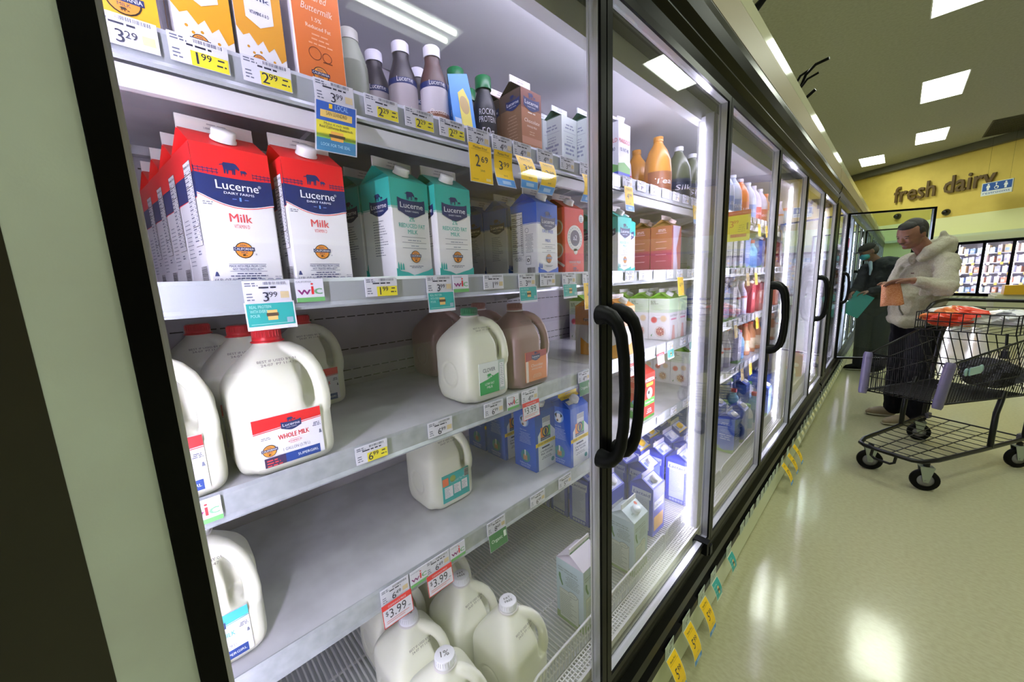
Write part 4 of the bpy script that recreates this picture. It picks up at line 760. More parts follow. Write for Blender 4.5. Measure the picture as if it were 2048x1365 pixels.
for i, (x, y, k) in enumerate(L):
    s_ = lacyel if k else lactose
    s_.put((x, y, zd), 'blue lactose-free carton with %s cap, %s' % ('yellow' if k else 'white', ['right behind the pale blue carton', 'half hidden by the first black mullion', 'second back from the black mullion', 'third back from the black mullion', 'farthest back by the first mullion', 'front of the second column', 'second in the second column', 'in front of the third column by the fence', 'second in the third column', 'in the third column under the fourth shelf', 'fourth in the third column', 'third in the second column', 'rearmost in the second column', 'front of the fourth column', 'second in the fourth column', 'in the fourth column', 'at the back of the fourth column', 'rearmost of the third column', 'front of the fifth column by the lamp', 'in the fifth column by the lamp', 'third of the fifth column', 'rearmost of the fifth column'][i]), 'blue lactose-free milk cartons', math.radians(random.uniform(-3, 3)))
# top shelf
z1 = SH[1] + .001
butter0.put((-.737, .026, z1), 'yellow buttermilk carton at the top left, cut by the door edge'); butter1.put((-.736, .1085, z1), 'white buttermilk carton with golden splashes, second from the left'); butter1.put((-.806, .1085, z1), 'white buttermilk carton hidden behind the second from the left')
butter2.put((-.735, .178, z1), 'buttermilk carton with tan splashes left of the orange one'); butter3.put((-.740, .262, z1), 'orange cultured buttermilk carton on the top shelf'); choccarton.put((-.755, .795, z1), 'brown chocolate milk carton at the right end of the bottle group'); choccarton.put((-.84, .80, z1), 'brown chocolate milk carton behind the front one')
for i, (x, y) in enumerate([(-.86, 1.0), (-.80, 1.02), (-.76, 1.10), (-.95, 1.0), (-.86, 1.10)]): whitecarton.put((x, y, z1), 'grey-white printed carton on the top shelf, %s' % ['left one', 'middle one in front', 'right one cut by the mullion', 'rear left one', 'rear right one'][i], 'grey-white cartons')
marigold.put((-.74, 1.25, z1), 'white carton with red lettering and a green hill just past the first mullion')
# bottles
def bottle(prof, mats, cap, capc, nm='milk_bottle', cat='bottle', art=None, n=22):
    def fn():
        r = empty(nm, (0, 0, 0), 0, 'bottle', cat); m = MB()
        for (a, b_), mt in mats: m.lathe([p for p in prof if a - 1e-6 <= p[1] <= b_ + 1e-6], mt, n, cap=False)
        if art:
            art(m)
        m.build('bottle_body', r); m = MB().lathe([(cap[0], 0), (cap[0], cap[1] - .002), (cap[0] - .002, cap[1]), (.001, cap[1])], INK(capc, .3), n); m.build('cap', r, (0, 0, cap[2])); return r
    return fn
def curved(m, R, z0, z1, a0, a1, mt, lift=.0006, n=10):       # a label wrapped on a cylinder
    v = []
    for i in range(n + 1):
        q = a0 + (a1 - a0) * i / n; v += [((R + lift) * math.cos(q), (R + lift) * math.sin(q), z0), ((R + lift) * math.cos(q), (R + lift) * math.sin(q), z1)]
    m.add(v, [(2 * i, 2 * i + 2, 2 * i + 3, 2 * i + 1) for i in range(n)], mt, True)
def wraptext(m, t, R, ac, z, h, mt, w=None, lift=.0012, shear=0):
    vs, fs, x0, x1 = text_geo(t); k = h / CAPH; sx = k if not w else w / (x1 - x0); W = (x1 - x0) * sx
    m.add([((R + lift) * math.cos(ac + ((x - x0) * sx - W / 2 + shear * y * k) / R), (R + lift) * math.sin(ac + ((x - x0) * sx - W / 2 + shear * y * k) / R), z + y * k) for x, y, _ in vs], fs, mt)
BP = [(.028, 0), (.031, .004), (.031, .050), (.031, .100), (.0305, .112), (.026, .130), (.020, .146), (.0165, .158), (.0165, .172)]
AC = -.35
def choc_art(m):
    wraptext(m, 'Lucerne', .031, AC, .103, .010, WH, .034); wraptext(m, 'Chocolate', .031, AC, .045, .010, INK('F0E6DE'), .040, shear=.2); wraptext(m, '2% REDUCED FAT', .031, AC, .036, .004, INK('F0E6DE'), .030); wraptext(m, 'MILK', .031, AC, .030, .004, INK('F0E6DE'))
brn = INK('4A302C'); chb = Stock(bottle(BP, [((0, .004), brn), ((.004, .050), INK('8A5C48')), ((.050, .100), INK('C9C4CC')), ((.100, .112), NAVY), ((.112, .172), brn)], (.0185, .022, .168), 'E4E2EC', art=choc_art))
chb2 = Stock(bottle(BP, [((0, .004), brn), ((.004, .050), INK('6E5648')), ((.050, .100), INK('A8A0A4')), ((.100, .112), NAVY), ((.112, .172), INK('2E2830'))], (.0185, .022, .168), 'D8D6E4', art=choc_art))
def rock_art(m):
    wraptext(m, 'ROCKIN', .031, AC - .1, .092, .014, WH, .042); wraptext(m, 'PROTEIN', .031, AC - .1, .074, .014, WH, .044); wraptext(m, '50g', .031, AC - .1, .042, .020, WH, .032); wraptext(m, 'STRENGTH', .031, AC - .1, .026, .006, WH, .036)
rockin = Stock(bottle(BP, [((0, .172), INK('23252C'))], (.0205, .030, .160), '0E6A38', art=rock_art)); rockblue = Stock(bottle(BP, [((0, .172), INK('1E6CC0'))], (.0205, .030, .160), '0E6A38', art=rock_art))
greenb = Stock(bottle(BP, [((0, .112), INK('7C8272')), ((.112, .172), INK('8A9080'))], (.0185, .020, .155), 'A8A8A0'))
greenb.put((-.80, .355, z1 - .0), 'small dim grey-green capped bottle next to the orange carton'); greenb.put((-.88, .345, z1), 'second dim grey-green bottle, behind and left')
chb2.put((-.86, .435, z1), 'dark chocolate milk bottle, rear left of the white-capped group', 'chocolate milk bottles'); chb2.put((-.795, .465, z1), 'dark chocolate milk bottle with white cap, left of the taller looking one', 'chocolate milk bottles')
chb.put((-.765, .525, z1), 'chocolate milk bottle with a white cap right beneath the reflected light', 'chocolate milk bottles'); chb2.put((-.86, .545, z1), 'dark-capped chocolate bottle behind the bright one', 'chocolate milk bottles')
rockblue.put((-.80, .615, z1), 'blue protein drink bottle with a green cap', 'protein drink bottles'); rockin.put((-.785, .690, z1), 'black protein drink bottle with a green cap', 'protein drink bottles'); rockin.put((-.86, .70, z1), 'black protein drink bottle behind the front one', 'protein drink bottles')
m = MB(); m.add([(0, -.03, 0), (0, .03, 0), (.0, .033, .11), (0, .03, .155), (0, -.028, .135), (0, -.032, .05), (-.012, -.02, .01), (-.012, .02, .01), (-.016, .022, .10), (-.01, .02, .145), (-.01, -.02, .128), (-.016, -.022, .05)], [(0, 1, 2, 3, 4, 5), (11, 10, 9, 8, 7, 6), (0, 6, 7, 1), (1, 7, 8, 2), (2, 8, 9, 3), (3, 9, 10, 4), (4, 10, 11, 5), (5, 11, 6, 0)], INK('3C8CD8'))
f = F(m, (0, -.03, 0), (0, 1, 0), (0, 0, 1)); f.poly([(.02, .0), (.05, .0), (.052, .09), (.04, .115), (.022, .10)], INK('D8CC52'), 1); f.disc(.036, .075, .013, INK('B59A5C'), 2, sy=1.6); f.rect(.002, .005, .02, .04, INK('B8CCE8'), 1)
o = m.build('snack_pouch', None, (-.716, .575, z1 + .004)); o.rotation_euler = (0, -.18, 0); tag(o, 'blue pouch with a yellow picture leaning before the bottles', 'pouch')
# handled plastic jugs of juice on the top shelf, second door
def juice_jug(col, lab, capc, ltxt):
    def fn():
        r = empty('juice_jug', (0, 0, 0), 0, 'juice', 'juice jug'); m = MB(); P = [(.050, 0), (.056, .006), (.056, .10), (.052, .15), (.038, .19), (.022, .215), (.018, .225), (.018, .235)]
        m.lathe(P, INK(col, .25), 22); k = .062; m.tube([(.01, k * .55, .205), (.01, k * .95, .185), (.01, k * 1.05, .14), (.01, k * .85, .11)], .010, INK(col, .25), 8); m.build('jug_body', r)
        m = MB(); curved(m, .056, .012, .10, -1.9, .6, INK(lab)); wraptext(m, ltxt, .056, -.7, .05, .022, INK('F4F0F6'), .075, shear=.15); m.build('label', r)
        m = MB().lathe([(.020, 0), (.020, .018), (.001, .019)], INK(capc, .3), 18); m.build('cap', r, (0, 0, .228)); return r
    return fn
jj = Stock(juice_jug('C78A3C', '8C5A3C', 'C78A3C', 'Tea')); jk = Stock(juice_jug('59604A', '2C3448', 'D9DCE2', 'Silk')); jo = Stock(juice_jug('E88040', 'D8604A', 'EDE6EE', 'Sun')); jb = Stock(juice_jug('C9D2E2', '6C8CC8', 'EDEFF6', 'Milk')); jr = Stock(juice_jug('C9C2D4', 'B04050', 'E6E2F0', 'Good'))
m = MB(); m.add([(0, -.05, 0), (0, .05, 0), (0, .055, .08), (0, .02, .14), (0, -.045, .13), (-.05, -.05, 0), (-.05, .05, 0), (-.045, .05, .08), (-.03, .02, .13), (-.03, -.045, .12)], [(0, 1, 2, 3, 4), (9, 8, 7, 6, 5), (0, 5, 6, 1), (1, 6, 7, 2), (2, 7, 8, 3), (3, 8, 9, 4), (4, 9, 5, 0)], INK('5C8CC0')); o = m.build('drink_pouch', None, (-.80, 1.42, z1)); tag(o, 'pale blue pouch right of the white carton with red lettering', 'pouch')
jr.put((-.90, 1.56, z1), 'maroon-labelled jug behind the amber one', 'tall jugs on the top shelf')
for i, (x, y) in enumerate([(-.76, 1.64), (-.90, 1.72)]): jj.put((x, y, z1), ['amber tea jug on the top shelf behind the second door', 'amber tea jug one step back'][i], 'tall jugs on the top shelf')
for i, (x, y) in enumerate([(-.755, 1.84), (-.755, 2.0), (-.90, 1.95)]): jk.put((x, y, z1), 'dark green jug with a pale cap on the top shelf, ' + ['left one', 'right one near the lamp', 'rear one'][i], 'tall jugs on the top shelf')
# farther doors: mixed drinks, every bottle and carton its own thing
WT = plain_txt('D8D4EA', '8C88B0')
gen = [Stock(Carton(w=.09, body='D9D4EC', roof='B8B4DC', fin='E8E4F4', front=plain_txt('DAD6EC', '7A78A8'), side=plain_txt('D0CCE6', '8C88B0'), rootname='drink_carton', cat='carton')),
       Stock(Carton(w=.09, body='C84A50', roof='B83A44', fin='E8D8DC', front=lambda f, w, h: (f.rect(0, 0, w, h, INK('C84A50'), 0), f.disc(w * .5, h * .6, w * .3, INK('E8D0D0'), 1)), side=lambda f, w, h: (f.rect(0, 0, w, h, INK('B8434C'), 0), f.disc(w * .5, h * .55, w * .22, INK('E0B8B8'), 1)), rootname='drink_carton', cat='carton')),
       Stock(Carton(w=.09, body='5A74C8', roof='4A60B8', fin='D8DCF0', front=plain_txt('6A84D0', 'D8DCF0'), side=plain_txt('5A74C8', 'D8DCF0'), rootname='drink_carton', cat='carton')),
       Stock(bottle([(.034, 0), (.037, .004), (.037, .13), (.033, .155), (.018, .19), (.016, .215)], [((0, .004), INK('B8A8C8')), ((.004, .13), INK('C4BCDC')), ((.13, .155), INK('C4BCDC')), ((.155, .215), INK('D4CCE4'))], (.019, .022, .21), 'E8E4F4', nm='drink_bottle', art=lambda m: (curved(m, .037, .03, .11, -2.2, .8, INK('E0DCF0')), curved(m, .037, .115, .128, -2.2, .8, INK('D05A5C'))))),
       Stock(bottle([(.034, 0), (.037, .004), (.037, .13), (.033, .155), (.018, .19), (.016, .215)], [((0, .004), INK('A86A48')), ((.004, .13), INK('C88858')), ((.13, .155), INK('C88858')), ((.155, .215), INK('C88858'))], (.019, .022, .21), 'D86A3C', nm='drink_bottle', art=lambda m: curved(m, .037, .03, .11, -2.2, .8, INK('E6D0B0')))),
       Stock(bottle([(.034, 0), (.037, .004), (.037, .12), (.030, .145), (.018, .165), (.016, .185)], [((0, .004), INK('4A8CB8')), ((.004, .12), INK('6CA8CC')), ((.12, .145), INK('6CA8CC')), ((.145, .185), INK('88BCD8'))], (.019, .022, .18), 'C83A48', nm='drink_bottle', art=lambda m: curved(m, .037, .02, .09, -2.2, .8, INK('3A70B0')))),
       Stock(bottle([(.030, 0), (.033, .004), (.033, .10), (.028, .125), (.018, .14), (.016, .155)], [((0, .004), INK('D8D8E8')), ((.004, .10), INK('DCDCEC')), ((.10, .125), INK('DCDCEC')), ((.125, .155), INK('DCDCEC'))], (.019, .020, .15), '6CA860', nm='drink_bottle', art=lambda m: curved(m, .033, .02, .085, -2.2, .8, INK('8CB0D8'))))]
kn = ['lavender drink carton', 'red drink carton', 'mid-blue drink carton', 'pale drink bottle', 'amber drink bottle', 'light blue drink bottle', 'small white drink bottle']
dn = {3: 'third', 4: 'fourth', 5: 'fifth'}
BAND = {3: (2.40, 3.48), 4: (3.56, 4.46)}       # what shows through the third and the fourth door
plan = {1: {3: [7, 7, 8, 7, 9, 9, 4], 4: [4, 3, 5, 1]}, 2: {3: [0, 0, 0, 2, 5, 5, 2, 4], 4: [3, 1, 0, 1, 2]}, 3: {3: [2, 0, 3, 3, 1, 1, 1], 4: [4, 1, 0, 4, 3]}, 4: {3: [3, 3, 0, 5, 4, 4, 4], 4: [5, 4, 3, 6]}, 0: {3: [2, 2, 6, 5, 2, 6, 2], 4: [4, 5, 6, 1]}}
shn = {1: 'top shelf', 2: 'second shelf', 3: 'third shelf', 4: 'fourth shelf', 0: 'bottom rack'}
ordn = ['nearest', 'second', 'third', 'fourth', 'fifth', 'sixth', 'seventh', 'eighth']
extra = {7: (jb, 'pale blue-label jug'), 8: (jo, 'orange juice jug'), 9: (jr, 'maroon-label jug')}
rnd = random.Random(11)
for sh, dd in plan.items():
    for d, kinds in dd.items():
        y0, y1 = BAND[d]; n = len(kinds)
        if sh == 0: y0 -= .25
        for i, k in enumerate(kinds):
            y = y0 + (y1 - y0) * (i + .5) / n; zz = (SH[sh] if sh else DZ) + .001; xx = (-.75 if sh else -.60)
            for row in range(3 if d < 4 and sh == 0 else 2 if d < 4 else 1):
                st, nm_ = extra[k] if k > 6 else (gen[k], kn[k])
                st.put((xx - .128 * row + rnd.uniform(-.004, .004), y + rnd.uniform(-.004, .004), zz), '%s, %s%s on the %s through the %s door' % (nm_, ordn[i], ('', ' rear', ' rearmost')[row], shn[sh], dn[d]), 'drinks through the %s door' % dn[d], rnd.uniform(-.08, .08))
# tumbled small cartons and tubs heaped on the bottom rack behind the third door
def tub(col, lid):
    def fn():
        r = empty('dairy_tub', (0, 0, 0), 0, 'tub', 'tub'); m = MB().lathe([(.036, 0), (.043, .06)], INK(col), 18); m.build('tub_body', r); m = MB().lathe([(.046, 0), (.046, .008), (.04, .009)], INK(lid, .3), 18); m.build('lid', r, (0, 0, .06)); return r
    return fn
tubs = [Stock(tub('C8CCE0', 'E2E2F0')), Stock(tub('E0603C', 'E86C44')), Stock(tub('D8DCE0', '4AA060'))]; tn = ['white tub with a pale lid', 'orange tub', 'white tub with a green lid']
for i, (x, y, z, k) in enumerate([(-.80, 2.20, 4, 1), (-.82, 2.32, 4, 1), (-.84, 2.44, 4, 2), (-.72, 2.26, 4, 0), (-.95, 2.3, 4, 0)]):
    tubs[k].put((x, y, SH[4] + .001), '%s on the fourth shelf near the second mullion, %s' % (tn[k], ['left', 'middle', 'right', 'front', 'back'][i]), 'tubs on the fourth shelf')
# small background stock beyond the sixth door and in the far sections
def blockrow(y0, y1, cols, label, grp, step=.16):
    pass
# ------------------------------------------------------------------ price tags
TW = INK('E2E1EE'); DK = INK('2C2E44'); YEL = INK('EBDD3A'); GOLD = INK('F7CA1C'); MEM = INK('4C94DC')
def curl_card(m, y, z, w, h, paint, tilt=.0, curl=.0, lean=0.0, x0=-.664, backm=None):
    """a hanging card: paint() draws on a strip of short flats so the card can bend"""
    n = 6; B = backm or TW; P = []
    for i in range(n + 1):
        t = i / n; P.append(Vector((x0 + tilt * h * t + curl * math.sin(math.pi * t) * h, y + lean * h * t, z - h * t)))
    k = len(m.v)
    def pos(a, b, l):       # a across 0..w, b down 0..h
        t = min(.9999, max(0, b / h)) * n; i = int(t); p = P[i].lerp(P[i + 1], t - i); nn = Vector((1, 0, 0)); return p + Vector((0, a - w / 2, 0)) + nn * (.0004 + .00025 * l)
    def rect(a0, b0, a1, b1, mt, l=0):
        ks = sorted(set([b0, b1] + [h * i / n for i in range(1, n) if b0 < h * i / n < b1])); v = []
        for b in ks: v += [pos(a0, b, l), pos(a1, b, l)]
        m.add(v, [(2 * i, 2 * i + 2, 2 * i + 3, 2 * i + 1) for i in range(len(ks) - 1)], mt)
    def text(t, a, b, hh, mt, w_=None, l=3, bold=.015):
        vs, fs, x0_, x1_ = text_geo(t); kk = hh / CAPH; sx = (w_ / (x1_ - x0_)) if w_ else kk; W = (x1_ - x0_) * sx
        m.add([pos(a + (x - x0_) * sx - W / 2, b - y_ * kk, l) for x, y_, _ in vs], fs, mt)
    rect(0, 0, w, h, B, 0); m.add([pos(a, h * i / n, -1.5) for i in range(n + 1) for a in (0, w)], [(2 * i, 2 * i + 1, 2 * i + 3, 2 * i + 2) for i in range(n)], B)
    paint(rect, text, w, h)
def p_member(price, blue=True):
    def fn(rect, text, w, h):
        rect(.0015, .001, w - .0015, h - (.020 if blue else .0015), GOLD, 1); text('Member Price!', w / 2, h * .13, .0055, DK, w * .6); rect(w * .1, h * .155, w * .9, h * .162, INK('B08A18'), 2)
        text(price[0], w * .36, h * (.52 if blue else .58), h * (.24 if blue else .30), DK, w * .20); text(price[1:], w * .66, h * (.42 if blue else .46), h * (.13 if blue else .16), DK, w * .30); text('SAVE', w * .55, h * .70, .004, DK)
        if blue: rect(.0015, h - .019, w - .0015, h - .0015, MEM, 1); rect(w * .3, h - .014, w * .75, h - .006, INK('A8C8EC'), 2)
        else: rect(w * .68, h * .86, w * .9, h * .93, INK('F4E0A0'), 2); text('Unlimited', w * .22, h * .93, .003, DK)
    return fn
def p_teal(rect, text, w, h):
    rect(.002, .002, w - .002, h * .86, INK('34A8A4'), 1); text('REAL PROTEIN', w * .30, h * .22, .0045, INK('BCE8E4'), w * .42); text('WITH EVERY', w * .26, h * .38, .0045, INK('BCE8E4'), w * .34); text('POUR', w * .18, h * .54, .0045, INK('BCE8E4'), w * .18)
    rect(w * .42, h * .30, w * .62, h * .66, INK('E8C078'), 2); rect(w * .40, h * .40, w * .64, h * .52, INK('5A4A3C'), 3); rect(w * .08, h * .78, w * .9, h * .80, INK('A8DCD8'), 2); rect(w * .80, h * .60, w * .93, h * .80, INK('9CB8C8'), 2)
def p_local(rect, text, w, h):
    rect(.002, .002, w - .002, h * .40, INK('2E5CB4'), 1); text('LOCAL', w * .62, h * .14, .008, INK('A8CCF0'), w * .32); rect(w * .32, h * .05, w * .40, h * .14, GOLD, 2); rect(w * .12, h * .19, w * .88, h * .33, INK('E8C46C'), 2); text('SAN LEANDRO', w * .5, h * .28, .006, INK('5A4420'), w * .5)
    rect(.002, h * .40, w - .002, h * .72, INK('E6D83C'), 1); rect(.002, h * .64, w - .002, h * .74, INK('7CB85C'), 1); text('Make it rich with', w * .5, h * .47, .004, DK, w * .6); text('Real California Buttermilk', w * .5, h * .54, .004, DK, w * .8); rect(.002, h * .74, w - .002, h * .985, INK('3C7CA8'), 1)
    rect(w * .36, h * .58, w * .66, h * .76, INK('E8A850'), 2); rect(w * .32, h * .64, w * .70, h * .70, INK('4A3A2C'), 3); text('LOOK FOR THE SEAL', w * .48, h * .89, .005, INK('B8DCEC'), w * .7)
def p_red(rect, text, w, h):
    R_ = INK('E2343A'); rect(.0, .0, w, h * .24, R_, 1); rect(0, 0, .0015, h, R_, 1); rect(w - .0015, 0, w, h, R_, 1); rect(0, h - .0015, w, h, R_, 1); text('CLEARANCE PRICE', w / 2, h * .18, .004, TW, w * .6); text('$', w * .14, h * .50, .009, DK); text('3.99', w * .50, h * .66, .018, DK, w * .56); text('ea.', w * .88, h * .66, .004, DK)
    rect(w * .1, h * .74, w * .85, h * .77, INK('D88A90'), 2); rect(w * .1, h * .82, w * .7, h * .85, INK('D88A90'), 2)
def p_org(rect, text, w, h): rect(0.001, .001, w - .001, h - .001, INK('3C7A4C'), 1); text('Organic', w * .42, h * .55, .009, INK('E6F0E6'), w * .6); rect(w * .80, h * .2, w * .94, h * .55, INK('DCE8DC'), 2)
def p_blank(rect, text, w, h): rect(.004, .004, w - .004, h * .5, INK('E4DFA8'), 1)
CARDS = {'b': (lambda p: p_blank, .045, .06), 'm': (lambda p: p_member(p), .082, .060), 'M': (lambda p: p_member(p, False), .082, .066), 't': (lambda p: p_teal, .042, .066), 'l': (lambda p: p_local, .080, .066), 'r': (lambda p: p_red, .048, .066), 'o': (lambda p: p_org, .045, .062)}
def price_tag(y, z, price, label, patch=False, card=None, cprice=None, X=-.6725, w=.062, tilt=.0, curl=.0, lean=0.0, group='shelf price tags', name='price_tag', rail_h=.034):
    r = empty(name, (X, y, z), 0, label, 'price tag', group); m = MB(); m.box((-.0016, -w / 2, -rail_h), (0, w / 2, 0), TW); f = F(m, (0, -w / 2, -rail_h), (0, 1, 0), (0, 0, 1)); h = rail_h
    barcode(f, w * .42, h * .80, w * .92, h * .96, INK('6A6E88'), 1, int(y * 100)); f.lines(w * .04, w * .36, h * .86, 2, h * .10, h * .05, GREYT, 1, 3, 'l'); f.lines(w * .2, w * .8, h * .66, 1, 1, h * .07, DK, 1, int(y * 77) % 9)
    f.lines(w * .05, w * .24, h * .40, 3, h * .13, h * .05, GREYT, 1, 3, 'l')
    if patch: f.rect(w * .34, 0, w * .98, h * .52, YEL, 2); f.lines(w * .76, w * .95, h * .38, 2, h * .2, h * .06, DK, 3)
    else: f.rect(w * .76, h * .2, w * .95, h * .5, INK('D8C49C'), 1)
    f.text(price[0], w * .44, h * .08, h * .42, DK, 4, bold=.012); f.text(price[1:], w * .60, h * .26, h * .24, DK, 4, bold=.012); m.build('tag_slip', r)
    if card:
        fn, ch, cw = CARDS[card]; m = MB(); curl_card(m, 0, -rail_h + .002, cw, ch, fn(cprice or price), tilt, curl, lean, x0=.002); m.build('hanging_card', r)
    return r
R1 = SH[1] + .008; R2 = SH[2] + .008; R3_ = SH[3] + .008; R4 = SH[4] + .008; TX = -.6695
for y, p, pt, cd_, cp, lb, kw in [(.023, '329', False, None, None, 'white price slip reading 3.29 at the far left of the top rail', {}), (.094, '199', True, None, None, 'price slip with a yellow 1.99 patch on the top rail', {}), (.171, '299', True, None, None, 'price slip with a yellow 2.99 patch on the top rail', {}),
    (.265, '399', False, 'l', None, 'price slip 3.99 with a hanging blue and yellow local card', dict(lean=-.12, tilt=.05)), (.346, '229', True, None, None, 'first of the three yellow 2.29 slips', {}), (.422, '229', True, None, None, 'middle of the three yellow 2.29 slips', {}), (.498, '229', True, None, None, 'last of the three yellow 2.29 slips', {}),
    (.568, '299', False, 'M', '269', 'price slip with the big yellow member card reading 2.69', dict(tilt=.03)), (.639, '499', False, 'm', '399', 'member card 3.99 hanging just right of the 2.69 card', dict(curl=-.08, tilt=.12)), (.706, '499', False, 'm', '399', 'twisted member card 3.99, middle of three', dict(curl=.10, tilt=.30, lean=-.1)), (.792, '499', False, 'm', '399', 'shiny creased member card 3.99, rightmost of three', dict(curl=.16, tilt=.1, lean=-.22)), (.886, '349', False, None, None, 'plain white slip between the 3.99 and 4.99 cards on the top rail', {}), (.977, '499', False, 'm', '499', 'member card 4.99 at the right end of the top rail in the first door', dict(curl=.15, tilt=.1, lean=-.2))]:
    price_tag(y, R1, p, lb, pt, cd_, cp, TX, **kw)
def wic(y, z, label, w=.042, X=TX):
    m = MB(); m.box((0, -w / 2, -.036), (.0015, w / 2, .001), TW); f = F(m, (.0015, -w / 2, -.036), (0, 1, 0), (0, 0, 1)); f.text('w', w * .28, .012, .012, INK('8A2A78'), 1, w=w * .46, bold=.04); f.text('i', w * .57, .012, .020, INK('E0303C'), 1, bold=.04); f.text('c', w * .78, .012, .0145, INK('7AB48A'), 1, w=w * .28, bold=.04)
    f.rect(0, 0, w, .007, INK('6CB06A'), 1); f.text('CALIFORNIA', w * .3, .031, .0028, GREYT, 1); o = m.build('wic_sticker', None, (X, y, z)); tag(o, label, 'sticker', 'wic stickers')
for y, p, pt, cd_, lb in [(.131, '399', False, 't', 'price slip 3.99 with a teal card hanging before the red-capped jugs'), (.313, '199', True, None, 'price slip with a yellow 1.99 patch on the second rail'), (.440, '399', False, 't', 'price slip 3.99 with a teal card left of the second wic sticker'), (.592, '199', False, None, 'price slip 1.99 in the middle of the second rail'), (.707, '399', False, 't', 'price slip 3.99 with a shiny teal card above the brown jug'), (.790, '199', False, None, 'plain white 1.99 slip under the blue carton'), (.885, '399', False, 't', 'price slip with a teal card under the bright red carton'), (.985, '599', False, 'M', 'price slip with a gold member 4.99 card by the door handle')]:
    price_tag(y, R2, p, lb, pt, cd_, '499' if cd_ == 'M' else None, TX, tilt=.06 if cd_ else 0)
wic(.190, R2, 'wic sticker between the two red cartons and the 1.99 patch'); wic(.494, R2, 'wic sticker right of the second teal card on the second rail')
for y, p, pt, cd_, lb in [(.262, '699', True, None, 'price slip with a yellow 6.99 patch on the third rail'), (.416, '699', False, None, 'white 6.99 slip over the lone jug on the fourth shelf'), (.572, '699', False, None, 'white 6.99 slip left of the wic sticker on the third rail'), (.702, '499', False, 'r', 'red-edged clearance 3.99 card over the blue cartons'), (.955, '499', False, 'o', 'price slip with a small card at the right end of the third rail')]:
    price_tag(y, R3_, p, lb, pt, cd_, '399' if cd_ == 'r' else None, TX, tilt=.05)
wic(.012, R3_, 'wic sticker cut by the black door edge on the third rail'); wic(.637, R3_, 'wic sticker under the brown jug on the third rail')
for y, p, cd_, lb in [(.278, '649', 'r', 'left red-edged clearance 3.99 card above the white-capped jugs'), (.382, '649', 'r', 'right red-edged clearance 3.99 card above the white-capped jugs'), (.560, '849', 'o', 'price slip with a small green organic card'), (.720, '649', None, 'white slip near the right end of the fourth rail'), (.848, '599', None, 'last white slip on the fourth rail in the first door')]:
    price_tag(y, R4, p, lb, False, cd_, '399' if cd_ == 'r' else None, TX, tilt=.12 if cd_ else 0)
wic(.333, R4, 'wic sticker between the two clearance cards'); wic(.436, R4, 'wic sticker right of the clearance cards')
# tags seen through the second and third doors
cnt = 0; rnd = random.Random(5)
for nm_, Z, ys_ in (('top', R1, [1.22, 1.32, 1.42, 1.52, 1.62, 1.72, 1.82, 1.92, 2.02]), ('second', R2, [1.24, 1.34, 1.46, 1.58, 1.68, 1.80, 1.92, 2.04]), ('third', R3_, [1.24, 1.36, 1.50, 1.60, 1.74, 1.84, 1.96, 2.06]), ('fourth', R4, [1.34, 1.52, 1.66, 1.80, 1.96, 2.08])):
    for i, y in enumerate(ys_):
        c_ = {('top', 0): 'm', ('top', 6): 'm', ('top', 8): 'm', ('second', 4): 'M', ('second', 7): 'M', ('third', 0): 'r', ('third', 2): 'r'}.get((nm_, i))
        if nm_ == 'third' and i in (3, 5): c_ = 't'
        price_tag(y, Z, rnd.choice(('499', '599', '399', '549')), 'price slip%s on the %s rail, %s through the second door' % ({None: '', 'm': ' with a gold member card', 'M': ' with a gold card', 'r': ' with a red-edged card', 't': ' with a teal card'}[c_], nm_, (ordn + ['ninth'])[i]), False, c_, '499', TX, tilt=.1 if c_ else 0)
protos = {k: price_tag(2.30 + .02 * j, R2, '399', 'x', False, k, '399', TX, tilt=.1) for j, k in enumerate(('M', None))}
rnd = random.Random(2); usedp = set()
for nm_, Z in (('top', R1), ('second', R2), ('third', R3_), ('fourth', R4)):
    for d in (3, 4):
        n = 11 if d == 3 else 8; gi = 0
        for i in range(n):
            y = LW(BAND[d][0], BAND[d][1], (i + .4) / n); k = 'M' if (i * 5 + len(nm_)) % 7 in (0, 3) and not (nm_ == 'top' and i < 5 and d == 3) else None
            lb_ = ('gold card' if k else 'white price slip') + ' on the %s rail, %s one through the %s door' % (nm_, (ordn + ['ninth', 'tenth', 'eleventh'])[i], dn[d])
            if k not in usedp: usedp.add(k); o = protos[k]; o.location = (TX, y, Z); o['label'] = lb_; o['group'] = 'slips through the farther doors'
            else: dup(protos[k], (TX, y, Z), 0, lb_, 'slips through the farther doors')
# yellow and red sale sign hanging inside the third door
sgn = empty('sale_sign', (-.668, 2.28, SH[1] - .012), 0, 'yellow and red sale sign reading 3.99 hanging inside the third door', 'sign'); m = MB()
m.box((0, 0, -.155), (.11, .002, 0), INK('D8D43A')); f = F(m, (0, 0, -.155), (1, 0, 0), (0, 0, 1)); f_ = F(m, (0, 0, -.155), (1, 0, 0), (0, 0, 1)); rr_ = INK('B03A28')
f.rect(0, .132, .11, .155, rr_, 1); f.text('FRESH LOW PRICE', .055, .139, .008, INK('E8B8A0'), 2, w=.085); f.text('3', .024, .072, .034, rr_, 2, bold=.02); f.text('99', .044, .090, .017, rr_, 2, bold=.02); f.lines(.052, .09, .078, 4, .010, .0028, INK('6A6430'), 2); f.rect(.02, .020, .095, .036, rr_, 2); f.rect(.094, .055, .101, .09, BLK, 2); m.build('sign_board', sgn)
